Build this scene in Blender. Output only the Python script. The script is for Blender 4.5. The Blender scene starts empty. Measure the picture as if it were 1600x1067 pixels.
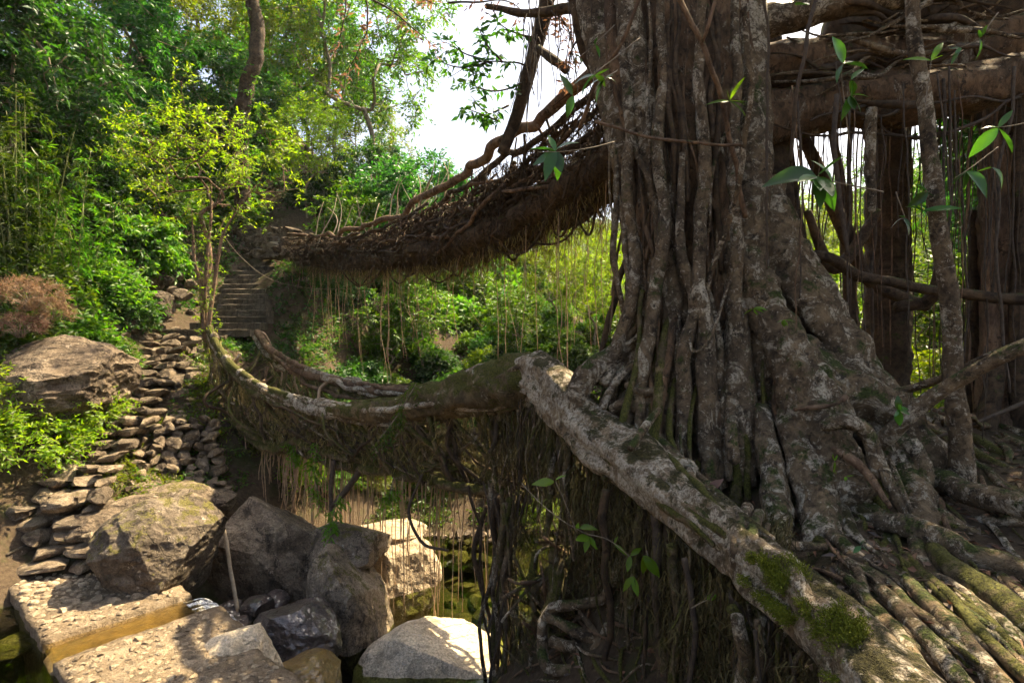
import bpy, math, random
import numpy as np
from mathutils import Vector, Matrix, Euler

# ------------------------------------------------------------------ camera, sky, sun, exposure
scene = bpy.context.scene
C = scene.collection
F_PX = 20.0 / 36.0 * 1600.0
cam_d = bpy.data.cameras.new('camera'); cam = bpy.data.objects.new('camera', cam_d); C.objects.link(cam)
cam_d.lens = 20.0; cam_d.sensor_width = 36.0; cam_d.clip_start = 0.05; cam_d.clip_end = 3000.0
cam.location = (0, 0, 0); cam.rotation_euler = (math.radians(90), 0, 0)
scene.camera = cam

SUN_EL, SUN_AZ = math.radians(55.0), math.radians(47.0)      # azimuth clockwise from +Y
SUN = np.array([math.sin(SUN_AZ)*math.cos(SUN_EL), math.cos(SUN_AZ)*math.cos(SUN_EL), math.sin(SUN_EL)])
world = bpy.data.worlds.new('World'); scene.world = world; world.use_nodes = True
wn = world.node_tree.nodes; wl = world.node_tree.links
sky = wn.new('ShaderNodeTexSky'); sky.sky_type = 'NISHITA'; sky.sun_disc = False
sky.sun_elevation = SUN_EL; sky.sun_rotation = SUN_AZ
sky.air_density = 1.0; sky.dust_density = 7.0; sky.ozone_density = 1.0; sky.altitude = 300
bg = wn['Background']; bg.inputs['Strength'].default_value = 0.078
wl.new(sky.outputs['Color'], bg.inputs['Color'])
sd = bpy.data.lights.new('sun', 'SUN'); sd.energy = 5.0; sd.angle = math.radians(0.5); sd.color = (1.0, 0.83, 0.54)
so = bpy.data.objects.new('sun', sd); C.objects.link(so); so.location = (20, 12, 25)
so.rotation_euler = Vector((-SUN[0], -SUN[1], -SUN[2])).to_track_quat('-Z', 'Y').to_euler()
vs = scene.view_settings
vs.view_transform = 'Standard'; vs.look = 'None'; vs.gamma = 1.0; vs.use_curve_mapping = False
vs.exposure = 2.1
cy = scene.cycles
cy.max_bounces = 6; cy.diffuse_bounces = 3; cy.glossy_bounces = 2; cy.transmission_bounces = 4
cy.transparent_max_bounces = 8; cy.volume_bounces = 0; cy.use_denoising = True
cy.use_adaptive_sampling = True; cy.adaptive_threshold = 0.03; cy.adaptive_min_samples = 24; cy.sample_clamp_indirect = 6.0; cy.caustics_reflective = False; cy.caustics_refractive = False

# ------------------------------------------------------------------ numeric helpers
RNG = np.random.default_rng(7)
def P(px, py, d):
    return np.array([d*(px-800.0)/F_PX, d, d*(533.5-py)/F_PX])
def PL(pts): return np.array([P(*p) for p in pts])
def nrm(v):
    return v/np.maximum(np.linalg.norm(v, axis=-1, keepdims=True), 1e-9)
def vnoise(p, s=0):
    fl = np.floor(p); f = p-fl; u = f*f*(3-2*f); i = fl.astype(np.int64).astype(np.uint32)
    K = np.array([374761393, 668265263, 2147483647], np.uint32); a0 = i*K; a1 = a0+K
    S_ = np.uint32((s*1274126177) & 0xffffffff); M_ = np.uint32(1274126177); r = 0
    X_ = ((a0[:,0], 1-u[:,0]), (a1[:,0], u[:,0])); Y_ = ((a0[:,1], 1-u[:,1]), (a1[:,1], u[:,1])); Z_ = ((a0[:,2], 1-u[:,2]), (a1[:,2], u[:,2]))
    for hx, wx in X_:
        for hy, wy in Y_:
            hxy = hx+hy+S_; wxy = wx*wy
            for hz, wz in Z_:
                h = hxy+hz; h = (h ^ (h >> np.uint32(13)))*M_; h = h ^ (h >> np.uint32(16))
                r = r+wxy*wz*((h & np.uint32(0xffffff))*(2.0/0xffffff)-1)
    return r
def fbm(p, o=4, s=0):
    r = 0; a = 1.0; q = p.copy()
    for k in range(o):
        r = r + a*vnoise(q, s+k*17); q = q*2.03+5.1; a *= 0.5
    return r/1.9
def spline(pts, seg=0.08, extra=None):
    """Catmull-Rom resample of pts (n,3); extra (n,m) is interpolated along."""
    pts = np.asarray(pts, float); n = len(pts)
    E = None if extra is None else np.asarray(extra, float).reshape(n, -1)
    q = np.vstack([2*pts[0]-pts[1], pts, 2*pts[-1]-pts[-2]])
    out = []; oe = []
    for i in range(n-1):
        a, b, c, d = q[i], q[i+1], q[i+2], q[i+3]
        m = max(2, int(math.ceil(np.linalg.norm(c-b)/seg)))
        t = np.linspace(0, 1, m, endpoint=(i == n-2)) if i == n-2 else np.arange(m)/m
        t = t[:,None]
        out.append(0.5*((2*b)+(-a+c)*t+(2*a-5*b+4*c-d)*t*t+(-a+3*b-3*c+d)*t**3))
        if E is not None:
            s = t*t*(3-2*t); oe.append(E[i]*(1-s)+E[i+1]*s)
    return np.vstack(out), (None if E is None else np.vstack(oe))

class G:
    """geometry collector: vertices plus quad and triangle arrays"""
    def __init__(self): self.v = []; self.q = []; self.t = []; self.n = 0
    def add(self, V, Q=None, T=None):
        if len(V) == 0: return self
        if Q is not None and len(Q): self.q.append(np.asarray(Q)+self.n)
        if T is not None and len(T): self.t.append(np.asarray(T)+self.n)
        self.v.append(np.asarray(V, float)); self.n += len(V); return self
    def mesh(self, name, off=None, smooth=True):
        V = np.vstack(self.v) if self.v else np.zeros((0,3))
        if off is not None: V = V-np.asarray(off)
        Q = np.vstack(self.q) if self.q else np.zeros((0,4), int)
        T = np.vstack(self.t) if self.t else np.zeros((0,3), int)
        me = bpy.data.meshes.new(name)
        me.vertices.add(len(V)); me.vertices.foreach_set('co', V.astype(np.float32).ravel())
        nl = Q.size+T.size
        me.loops.add(nl); me.loops.foreach_set('vertex_index', np.concatenate([Q.ravel(), T.ravel()]).astype(np.int32))
        npoly = len(Q)+len(T); me.polygons.add(npoly)
        st = np.concatenate([np.arange(len(Q))*4, Q.size+np.arange(len(T))*3]).astype(np.int32)
        me.polygons.foreach_set('loop_start', st)
        me.polygons.foreach_set('use_smooth', np.full(npoly, smooth, bool))
        me.update(calc_edges=True)
        return me

def tube(g, pts, rad, sides=10, seg=0.08, wob=0.12, nf=5.0, ell=1.0, wander=0.0, ridge=0.0, seed=None):
    seed = int(RNG.integers(1e6)) if seed is None else seed
    pts = np.asarray(pts, float); rad = np.broadcast_to(np.asarray(rad, float), (len(pts),))
    c, r = spline(pts, seg, rad); r = r[:,0]
    n = len(c)
    if wander:
        L = np.concatenate([[0], np.cumsum(np.linalg.norm(np.diff(c, axis=0), axis=1))])
        env = np.clip(np.minimum(L, L[-1]-L)/(0.15*L[-1]+1e-6), 0, 1)
        for k in range(3):
            q = np.stack([L*nf*0.35, np.full(n, k*7.7), np.full(n, seed % 997)], 1)
            c[:,k] += env*wander*fbm(q, 2, seed % 991)
    tan = nrm(np.gradient(c, axis=0))
    up = np.array([0,0,1.0]) if abs(tan[0][2]) < 0.9 else np.array([1.0,0,0])
    u = np.zeros_like(c); a = up-tan[0]*up.dot(tan[0]); u[0] = a/np.linalg.norm(a)
    for i in range(1, n):
        a = u[i-1]-tan[i]*u[i-1].dot(tan[i]); u[i] = a/max(np.linalg.norm(a), 1e-9)
    w = np.cross(tan, u)
    th = np.arange(sides)/sides*2*math.pi
    d = np.cos(th)[None,:,None]*u[:,None,:]*ell+np.sin(th)[None,:,None]*w[:,None,:]
    if wob or ridge:
        base = (c[:,None,:]+d*r[:,None,None])
        nz = fbm(base.reshape(-1,3)*nf+seed % 89, 3, seed % 977).reshape(n, sides)
        f = 1+wob*nz
        if ridge:
            along = np.arange(n)*seg
            rp = np.stack([np.repeat(np.cos(th)[None]*2.2, n, 0), np.repeat(np.sin(th)[None]*2.2, n, 0), np.repeat(along[:,None]*0.55, sides, 1)], 2).reshape(-1,3)
            f = f+ridge*fbm(rp+seed % 53, 2, seed % 37).reshape(n, sides)
        d = d*f[:,:,None]
    V = (c[:,None,:]+d*r[:,None,None]).reshape(-1,3)
    i = np.arange(n-1)[:,None]*sides; j = np.arange(sides)[None]; k = (j+1) % sides
    Q = np.stack([i+j, i+k, i+sides+k, i+sides+j], 2).reshape(-1,4)
    V = np.vstack([V, c[0]-tan[0]*r[0]*0.4, c[-1]+tan[-1]*r[-1]*0.6])
    jj = np.arange(sides); kk = (jj+1) % sides
    T = np.vstack([np.stack([kk, jj, np.full(sides, n*sides)], 1), np.stack([(n-1)*sides+jj, (n-1)*sides+kk, np.full(sides, n*sides+1)], 1)])
    g.add(V, Q, T); return c
def leaves(g, B, D, N, L, W, fold=0.12, droop=0.15, detail=False):
    """folded leaf blades: base B, direction D, normal N, length L, width W"""
    n = len(B)
    if n == 0: return
    D = nrm(D); S = nrm(np.cross(D, N)); N = np.cross(S, D)
    L = np.broadcast_to(L, (n,))[:,None]; W = np.broadcast_to(W, (n,))[:,None]
    if not detail:
        V = np.stack([B, B+D*L*0.45+S*W*0.5+N*W*fold, B+D*L-N*L*droop, B+D*L*0.45-S*W*0.5+N*W*fold], 1).reshape(-1,3)
        o = np.arange(n)[:,None]*4
        g.add(V, T=np.vstack([o+np.array([0,1,2]), o+np.array([0,2,3])])); return
    ts = np.array([0, .12, .3, .5, .7, .88, 1.0]); ws = np.array([.03, .5, .9, 1.0, .78, .36, .0])
    rows = []
    for t, w in zip(ts, ws):
        cc = B+D*L*t-N*L*droop*(t**2)*1.3
        rows += [cc+S*W*.5*w+N*W*fold*w, cc-N*W*0.0, cc-S*W*.5*w+N*W*fold*w]
    V = np.stack(rows, 1).reshape(-1,3); k = len(rows)
    o = np.arange(n)[:,None]*k; Q = []
    for i in range(len(ts)-1):
        a = i*3
        Q += [o+np.array([a, a+1, a+4, a+3]), o+np.array([a+1, a+2, a+5, a+4])]
    g.add(V, Q=np.vstack(Q))
def strands(g, top, length, w=0.006, k=5, sway=0.15, rng=RNG, down=None):
    """thin hanging ribbons, gathered into clumps"""
    top = np.array(top); n = len(top); k = 5; length = np.broadcast_to(length, (n,))*rng.uniform(.5, 1.6, n)
    cl = fbm(top*3.3, 2, 31); keep = cl > -0.28; top, length, cl = top[keep], length[keep]*(0.6+0.9*np.clip(cl[keep]+.3, 0, 1)), cl[keep]; n = len(top)
    ang = rng.uniform(0, math.pi, n); S = np.stack([np.cos(ang), np.sin(ang), np.zeros(n)], 1)
    drift = np.stack([fbm(top*4.0+3, 2, 5), fbm(top*4.0+9, 2, 6), np.zeros(n)], 1)*sway*2.2+rng.normal(0, sway*.6, (n,3)); drift[:,2] = rng.uniform(0, sway*.8, n)
    dn = np.array([0,0,-1.0]); rows = []; ww0 = w*rng.uniform(.5, 1.8, n)[:,None]
    for i in range(k):
        t = i/(k-1); c = top+length[:,None]*t*(dn+drift*(1.3-t*.9))+rng.normal(0, sway*0.3, (n,3))*length[:,None]*(t > 0)
        ww = ww0*(1-0.75*t); rows += [c+S*ww*0.5, c-S*ww*0.5]
    V = np.stack(rows, 1).reshape(-1,3); o = np.arange(n)[:,None]*(2*k)
    g.add(V, Q=np.vstack([o+np.array([2*i, 2*i+1, 2*i+3, 2*i+2]) for i in range(k-1)]))

# ------------------------------------------------------------------ object helpers
def tag(o, label=None, cat=None, group=None, kind=None):
    if label: o['label'] = label
    if cat: o['category'] = cat
    if group: o['group'] = group
    if kind: o['kind'] = kind
    return o
def empty(name, loc, label, cat, group=None):
    o = bpy.data.objects.new(name, None); C.objects.link(o); o.location = loc; o.empty_display_size = 0.2
    return tag(o, label, cat, group)
def origin_of(o):
    p = np.zeros(3)
    while o is not None: p = p+np.array(o.location); o = o.parent
    return p
def part(name, g, mat, parent=None, smooth=True, kind=None):
    off = origin_of(parent) if parent else None
    me = g.mesh(name, off, smooth); me.materials.append(mat)
    o = bpy.data.objects.new(name, me); C.objects.link(o)
    if parent: o.parent = parent
    if kind: o['kind'] = kind
    return o
def put(name, me, loc, rot, scale, parent=None):
    o = bpy.data.objects.new(name, me); C.objects.link(o)
    if parent:
        o.parent = parent; loc = np.asarray(loc)-origin_of(parent)
    o.location = loc; o.rotation_euler = rot; o.scale = scale
    return o
def copy_tree(o, parent=None):
    c = o.copy(); C.objects.link(c); c.parent = parent
    for ch in o.children: copy_tree(ch, c)
    return c

# ------------------------------------------------------------------ materials
def newmat(name):
    m = bpy.data.materials.new(name); m.use_nodes = True
    n = m.node_tree.nodes; n.clear()
    return m, n, m.node_tree.links
def noise(n, l, vec, scale, detail=5, rough=0.6, dist=0.0):
    t = n.new('ShaderNodeTexNoise'); t.inputs['Scale'].default_value = scale; t.inputs['Detail'].default_value = detail
    t.inputs['Roughness'].default_value = rough; t.inputs['Distortion'].default_value = dist
    l.new(vec, t.inputs['Vector']); return t.outputs['Fac']
def ramp(n, l, fac, stops):
    r = n.new('ShaderNodeValToRGB'); e = r.color_ramp.elements
    while len(e) < len(stops): e.new(0.5)
    for k, (p, c) in enumerate(stops):
        e[k].position = p; e[k].color = (c, c, c, 1) if not hasattr(c, '__len__') else (*c, 1)
    l.new(fac, r.inputs['Fac']); return r.outputs['Color']
def mixc(n, l, fac, a, b, mode='MIX'):
    m = n.new('ShaderNodeMix'); m.data_type = 'RGBA'; m.blend_type = mode
    def s(sock, v):
        if hasattr(v, 'is_linked'): l.new(v, sock)
        elif hasattr(v, '__len__'): sock.default_value = (*v, 1)
        else: sock.default_value = v
    s(m.inputs[0], fac); s(m.inputs[6], a); s(m.inputs[7], b); return m.outputs[2]
def math_(n, l, op, a, b=0.0):
    m = n.new('ShaderNodeMath'); m.operation = op
    for k, v in enumerate((a, b)):
        if hasattr(v, 'is_linked'): l.new(v, m.inputs[k])
        else: m.inputs[k].default_value = v
    return m.outputs[0]
def finish(n, l, col, rough, height=None, bump=0.4, dist=0.02, spec=0.3, coat=0.0):
    b = n.new('ShaderNodeBsdfPrincipled'); o = n.new('ShaderNodeOutputMaterial')
    if hasattr(col, 'is_linked'): l.new(col, b.inputs['Base Color'])
    else: b.inputs['Base Color'].default_value = (*col, 1)
    if hasattr(rough, 'is_linked'): l.new(rough, b.inputs['Roughness'])
    else: b.inputs['Roughness'].default_value = rough
    b.inputs['Specular IOR Level'].default_value = spec
    b.inputs['Coat Weight'].default_value = coat; b.inputs['Coat Roughness'].default_value = 0.12
    if height is not None:
        bp = n.new('ShaderNodeBump'); bp.inputs['Strength'].default_value = bump; bp.inputs['Distance'].default_value = dist
        l.new(height, bp.inputs['Height']); l.new(bp.outputs['Normal'], b.inputs['Normal'])
    l.new(b.outputs['BSDF'], o.inputs['Surface'])
def geo(n):
    g = n.new('ShaderNodeNewGeometry'); return g
def scaled(n, l, p, v):
    m = n.new('ShaderNodeMapping'); m.inputs['Scale'].default_value = v; l.new(p, m.inputs['Vector']); return m.outputs['Vector']
def cracks(n, l, p, scale, width=0.06, warp=0.25):
    """thin dark fissures: distance to the edges of warped cells"""
    wn_ = n.new('ShaderNodeTexNoise'); wn_.inputs['Scale'].default_value = scale*1.7; wn_.inputs['Detail'].default_value = 4; l.new(p, wn_.inputs['Vector'])
    mv = n.new('ShaderNodeVectorMath'); mv.operation = 'MULTIPLY_ADD'; l.new(wn_.outputs['Color'], mv.inputs[0]); mv.inputs[1].default_value = (warp/scale*4,)*3; l.new(p, mv.inputs[2])
    v = n.new('ShaderNodeTexVoronoi'); v.feature = 'DISTANCE_TO_EDGE'; v.inputs['Scale'].default_value = scale; l.new(mv.outputs[0], v.inputs['Vector'])
    return ramp(n, l, v.outputs['Distance'], [(0.0, 0.0), (width, 1.0)])
def bark(name, dark, mid, pale, pale_amt=0.5, moss=(0.045, 0.055, 0.012), moss_amt=0.5, sc=1.0, bump=0.6, stretch=1.0):
    m, n, l = newmat(name); g = geo(n); p0 = g.outputs['Position']; p = scaled(n, l, p0, (1, 1, stretch)) if stretch != 1 else p0
    n1 = noise(n, l, p, 9*sc, 6, 0.72, 0.5); base = mixc(n, l, ramp(n, l, n1, [(0.34, 0.0), (0.64, 1.0)]), dark, mid)
    nb = noise(n, l, p0, 2.0, 5, 0.6); base = mixc(n, l, 1.0, base, ramp(n, l, nb, [(0.3, (0.6, 0.6, 0.62)), (0.7, (1.35, 1.25, 1.1))]), 'MULTIPLY')
    t = 0.74-0.3*pale_amt
    n2 = noise(n, l, p, 3.6*sc, 7, 0.75, 0.9); pal = ramp(n, l, n2, [(t-0.03, 0.0), (t+0.02, 1.0)])
    n2c = noise(n, l, p0, 15*sc, 5, 0.75, 0.4); pal2 = ramp(n, l, n2c, [(t+0.02, 0.0), (t+0.05, 0.8)])
    pal = mixc(n, l, 1.0, pal, pal2, 'LIGHTEN')
    n2b = noise(n, l, p0, 38*sc, 3, 0.75); pal = mixc(n, l, 1.0, pal, ramp(n, l, n2b, [(0.38, 0.1), (0.52, 1.0)]), 'MULTIPLY')
    col = mixc(n, l, pal, base, pale)
    ck = cracks(n, l, p, 7*sc, 0.05, 0.7); col = mixc(n, l, ck, mixc(n, l, 0.4, col, tuple(c*0.5 for c in dark)), col)
    n6 = noise(n, l, p0, 6.5, 6, 0.75); col = mixc(n, l, ramp(n, l, n6, [(0.58, 0.0), (0.63, 0.85)]), col, tuple(c*0.55 for c in dark))
    sep = n.new('ShaderNodeSeparateXYZ'); l.new(g.outputs['Normal'], sep.inputs[0])
    n3 = noise(n, l, p0, 4.3*sc, 6, 0.75, 0.3)
    up = math_(n, l, 'MULTIPLY', math_(n, l, 'ADD', sep.outputs['Z'], 0.6), 0.12)
    mf = math_(n, l, 'ADD', n3, up)
    tm = 0.78-0.34*moss_amt
    mm = ramp(n, l, mf, [(tm-0.03, 0.0), (tm+0.05, 1.0)])
    n4 = noise(n, l, p0, 60, 3, 0.7)
    mcol = mixc(n, l, ramp(n, l, n4, [(0.35, 0.0), (0.65, 1.0)]), tuple(c*0.35 for c in moss), tuple(c*1.9 for c in moss))
    col = mixc(n, l, mm, col, mcol)
    h2 = noise(n, l, p0, 90, 4, 0.7)
    h = math_(n, l, 'ADD', math_(n, l, 'ADD', math_(n, l, 'MULTIPLY', ck, 0.25), math_(n, l, 'MULTIPLY', h2, 0.4)), math_(n, l, 'ADD', math_(n, l, 'MULTIPLY', n1, 1.4), math_(n, l, 'MULTIPLY', pal, 0.25)))
    finish(n, l, col, 0.85, h, bump, 0.035, 0.2); return m
def rockmat(name, a, b, c, moss_amt=0.0, wet=0.0, sc=1.0, crack=1.0):
    m, n, l = newmat(name); g = geo(n); p = g.outputs['Position']
    n1 = noise(n, l, p, 2.4*sc, 7, 0.72, 0.4); col = ramp(n, l, n1, [(0.32, a), (0.5, b), (0.68, c)])
    n2 = noise(n, l, p, 34*sc, 4, 0.78); col = mixc(n, l, 1.0, col, ramp(n, l, n2, [(0.34, 0.45), (0.6, 1.1)]), 'MULTIPLY')
    oi = n.new('ShaderNodeObjectInfo'); col = mixc(n, l, 1.0, col, ramp(n, l, oi.outputs['Random'], [(0, (0.62, 0.6, 0.58)), (0.5, (1.0, 0.94, 0.86)), (1, (1.2, 1.17, 1.1))]), 'MULTIPLY')
    n5 = noise(n, l, p, 7*sc, 9, 0.78); col = mixc(n, l, ramp(n, l, n5, [(0.60, 0.0), (0.63, 0.55)]), col, tuple(min(0.6, x*1.25+0.04) for x in c))
    n7 = noise(n, l, scaled(n, l, p, (3.2, 3.2, 0.55)), 1.1*sc, 8, 0.7, 0.3); col = mixc(n, l, ramp(n, l, n7, [(0.53, 0.0), (0.62, 0.62)]), col, tuple(x*0.45 for x in a))
    ck = cracks(n, l, p, 1.5*sc, 0.022, 0.4); col = mixc(n, l, ramp(n, l, ck, [(0, 1.0-0.75*crack), (1, 1.0)]), tuple(x*0.3 for x in a), col)
    if moss_amt:
        sep = n.new('ShaderNodeSeparateXYZ'); l.new(g.outputs['Normal'], sep.inputs[0])
        n3 = noise(n, l, p, 5.0, 10, 0.78)
        mf = math_(n, l, 'ADD', n3, math_(n, l, 'MULTIPLY', sep.outputs['Z'], 0.12)); t = 0.8-0.28*moss_amt
        n4 = noise(n, l, p, 70, 3, 0.7)
        col = mixc(n, l, ramp(n, l, mf, [(t-0.02, 0.0), (t+0.03, 0.9)]), col, mixc(n, l, ramp(n, l, n4, [(.35, 0.), (.65, 1.)]), (0.035, 0.033, 0.008), (0.17, 0.145, 0.03)))
    h = math_(n, l, 'ADD', math_(n, l, 'ADD', noise(n, l, p, 14*sc, 6, 0.75), math_(n, l, 'MULTIPLY', ck, 0.35*crack)), math_(n, l, 'MULTIPLY', n1, 1.8))
    finish(n, l, col, 0.9 if not wet else 0.3, h, 0.8, 0.05, 0.25+0.4*wet, wet); return m
def leafmat(name, cols, trans=0.45, rough=0.42, tcol=None, spec=0.35):
    m, n, l = newmat(name); g = geo(n); o = n.new('ShaderNodeOutputMaterial')
    k = len(cols); col = ramp(n, l, g.outputs['Random Per Island'], [(i/max(k-1, 1), c) for i, c in enumerate(cols)])
    oi = n.new('ShaderNodeObjectInfo')
    hs = n.new('ShaderNodeHueSaturation'); l.new(col, hs.inputs['Color'])
    l.new(math_(n, l, 'ADD', 0.48, math_(n, l, 'MULTIPLY', oi.outputs['Random'], 0.035)), hs.inputs['Hue'])
    l.new(math_(n, l, 'ADD', 0.55, math_(n, l, 'MULTIPLY', oi.outputs['Random'], 0.75)), hs.inputs['Value'])
    col = hs.outputs['Color']
    b = n.new('ShaderNodeBsdfPrincipled'); l.new(col, b.inputs['Base Color']); b.inputs['Roughness'].default_value = rough
    b.inputs['Specular IOR Level'].default_value = spec
    t = n.new('ShaderNodeBsdfTranslucent'); l.new(mixc(n, l, 1.0, col, tcol or (1.75, 1.9, 0.45), 'MULTIPLY'), t.inputs['Color'])
    mx = n.new('ShaderNodeMixShader'); mx.inputs['Fac'].default_value = trans
    l.new(b.outputs['BSDF'], mx.inputs[1]); l.new(t.outputs['BSDF'], mx.inputs[2]); l.new(mx.outputs['Shader'], o.inputs['Surface'])
    return m
def plain(name, a, b, scale=20, rough=0.8, bump=0.3, island=False):
    m, n, l = newmat(name); g = geo(n)
    n1 = noise(n, l, g.outputs['Position'], scale, 6, 0.65)
    col = mixc(n, l, g.outputs['Random Per Island'] if island else ramp(n, l, n1, [(0.3, 0.0), (0.7, 1.0)]), a, b)
    finish(n, l, col, rough, n1, bump, 0.01, 0.2); return m

M = {}
M['bark'] = bark('fig_bark', (0.055, 0.039, 0.025), (0.25, 0.185, 0.115), (0.56, 0.475, 0.35), 0.6, moss_amt=0.27, bump=1.0)
M['bark_red'] = bark('fig_trunk_bark', (0.05, 0.035, 0.022), (0.25, 0.16, 0.095), (0.46, 0.39, 0.29), 0.42, moss_amt=0.18, bump=1.0, stretch=0.45)
M['bark_pale'] = bark('pale_root_bark', (0.10, 0.072, 0.045), (0.36, 0.28, 0.19), (0.60, 0.51, 0.385), 0.76, moss=(0.05, 0.042, 0.014), moss_amt=0.36, bump=1.0)
M['bark_rail'] = bark('sunlit_rail_bark', (0.11, 0.08, 0.05), (0.40, 0.31, 0.21), (0.62, 0.54, 0.42), 0.75, moss=(0.06, 0.05, 0.014), moss_amt=0.12, bump=1.0)  # brighter, less mossy copy of the pale bark; sunlight put into its colour
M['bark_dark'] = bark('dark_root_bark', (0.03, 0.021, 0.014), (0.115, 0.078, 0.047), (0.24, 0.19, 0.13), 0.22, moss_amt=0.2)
M['bark_brown'] = bark('brown_trunk_bark', (0.09, 0.055, 0.035), (0.28, 0.185, 0.12), (0.42, 0.35, 0.27), 0.3, moss_amt=0.12, bump=1.0, stretch=0.4)
M['bark_moss'] = bark('mossy_root_bark', (0.065, 0.048, 0.026), (0.22, 0.17, 0.10), (0.44, 0.39, 0.29), 0.42, moss=(0.065, 0.062, 0.012), moss_amt=0.6, bump=0.9)
M['twig'] = plain('twig_bark', (0.10, 0.075, 0.05), (0.30, 0.24, 0.17), 14)
M['twig_pale'] = plain('pale_twig_bark', (0.30, 0.22, 0.14), (0.52, 0.42, 0.29), 14)
M['root_tan'] = plain('hanging_root_skin', (0.24, 0.15, 0.085), (0.46, 0.32, 0.20), 18)
M['root_dark'] = plain('dark_hanging_root_skin', (0.035, 0.026, 0.02), (0.11, 0.08, 0.055), 18)
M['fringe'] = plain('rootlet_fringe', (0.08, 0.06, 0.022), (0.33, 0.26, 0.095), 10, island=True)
M['fringe_wall'] = plain('dark_moss_fringe', (0.035, 0.028, 0.012), (0.15, 0.12, 0.045), 10, island=True)  # darker and browner than the bridge fringe
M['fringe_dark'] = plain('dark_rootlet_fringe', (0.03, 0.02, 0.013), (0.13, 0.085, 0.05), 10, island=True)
M['moss'] = plain('bright_moss', (0.07, 0.085, 0.008), (0.21, 0.23, 0.02), 10, island=True)
M['rock'] = rockmat('grey_rock', (0.055, 0.041, 0.029), (0.165, 0.126, 0.09), (0.30, 0.245, 0.18))
M['rock_moss'] = rockmat('mossy_rock', (0.09, 0.07, 0.05), (0.24, 0.19, 0.14), (0.40, 0.335, 0.255), 0.62)
M['rock_pale'] = rockmat('pale_river_rock', (0.24, 0.185, 0.125), (0.42, 0.34, 0.245), (0.55, 0.47, 0.36), 0.2)
M['rock_white'] = rockmat('sunlit_river_rock', (0.50, 0.41, 0.29), (0.63, 0.53, 0.40), (0.70, 0.62, 0.49), 0, 0, 1.0, 0.35)  # near-white tone carries the glare of full sun on the boulder
M['rock_wet'] = rockmat('wet_rock', (0.03, 0.021, 0.018), (0.085, 0.058, 0.05), (0.16, 0.115, 0.095), 0, 1.0)
M['rock_gold'] = rockmat('wet_algae_rock', (0.16, 0.085, 0.015), (0.32, 0.19, 0.04), (0.44, 0.29, 0.08), 0, 0.6, 1.0, 0.3)
M['channel'] = rockmat('algae_channel_bed', (0.075, 0.045, 0.012), (0.17, 0.115, 0.03), (0.27, 0.19, 0.06), 0, 0.5, 2.5, 0.4)
M['stone'] = rockmat('step_stone', (0.075, 0.056, 0.04), (0.20, 0.155, 0.11), (0.34, 0.275, 0.20), 0.3, 0, 1.5, 0.5)
M['concrete'] = rockmat('gap_shadow_concrete', (0.12, 0.088, 0.056), (0.205, 0.155, 0.105), (0.29, 0.23, 0.165), 0, 0, 1.6, 0.5)  # weathered tone, darkened to stand for the shadows between the cobbles
M['step_concrete'] = rockmat('dirty_step_concrete', (0.06, 0.048, 0.036), (0.12, 0.098, 0.075), (0.20, 0.165, 0.125), 0.3, 0, 2.0, 0.5)
M['cobble'] = rockmat('cobble', (0.22, 0.165, 0.115), (0.40, 0.32, 0.225), (0.55, 0.46, 0.34), 0, 0, 2.0, 0.2)
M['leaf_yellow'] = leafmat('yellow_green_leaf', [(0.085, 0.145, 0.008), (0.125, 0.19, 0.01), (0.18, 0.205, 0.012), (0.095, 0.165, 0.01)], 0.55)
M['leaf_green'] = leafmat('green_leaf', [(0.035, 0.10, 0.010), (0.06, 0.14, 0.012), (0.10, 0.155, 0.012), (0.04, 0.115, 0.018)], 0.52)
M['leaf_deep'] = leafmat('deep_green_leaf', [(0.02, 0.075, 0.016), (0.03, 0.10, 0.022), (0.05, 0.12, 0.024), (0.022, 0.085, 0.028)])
M['leaf_fig'] = leafmat('glossy_fig_leaf', [(0.025, 0.085, 0.016), (0.04, 0.115, 0.02), (0.06, 0.13, 0.02)], 0.38, 0.28, spec=0.5)
M['leaf_bright'] = leafmat('fresh_leaf', [(0.09, 0.20, 0.015), (0.13, 0.22, 0.02)], 0.5, 0.35)
M['leaf_dry'] = leafmat('dry_leaf', [(0.16, 0.09, 0.055), (0.26, 0.16, 0.11), (0.20, 0.12, 0.06)], 0.3, 0.8, (1.3, 1.1, 0.9))
M['leaf_litter'] = leafmat('fallen_leaf', [(0.10, 0.05, 0.025), (0.20, 0.10, 0.05), (0.16, 0.12, 0.08), (0.08, 0.06, 0.05)], 0.1, 0.8, (1.2, 1.0, 0.8))
M['bamboo'] = plain('bamboo_culm', (0.10, 0.14, 0.035), (0.28, 0.27, 0.10), 6, 0.5, 0.05)
def soil():
    m, n, l = newmat('forest_soil'); g = geo(n); p = g.outputs['Position']
    n1 = noise(n, l, p, 1.3, 9, 0.7); n2 = noise(n, l, p, 14, 8, 0.75); n3 = noise(n, l, p, 0.6, 6, 0.6)
    col = ramp(n, l, n2, [(0.3, (0.035, 0.024, 0.016)), (0.55, (0.085, 0.06, 0.038)), (0.75, (0.15, 0.115, 0.075))])
    col = mixc(n, l, ramp(n, l, n1, [(0.5, 0.0), (0.62, 0.8)]), col, (0.045, 0.052, 0.014))
    sep = n.new('ShaderNodeSeparateXYZ'); l.new(p, sep.inputs[0])
    low = ramp(n, l, math_(n, l, 'ADD', math_(n, l, 'MULTIPLY', sep.outputs['Z'], -1.0), math_(n, l, 'MULTIPLY', n3, 0.8)), [(0.0, 0.0), (1.0, 0.0)])
    h = math_(n, l, 'ADD', n2, n1); finish(n, l, col, 0.95, h, 0.8, 0.06, 0.1); return m
M['soil'] = soil()
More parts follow.
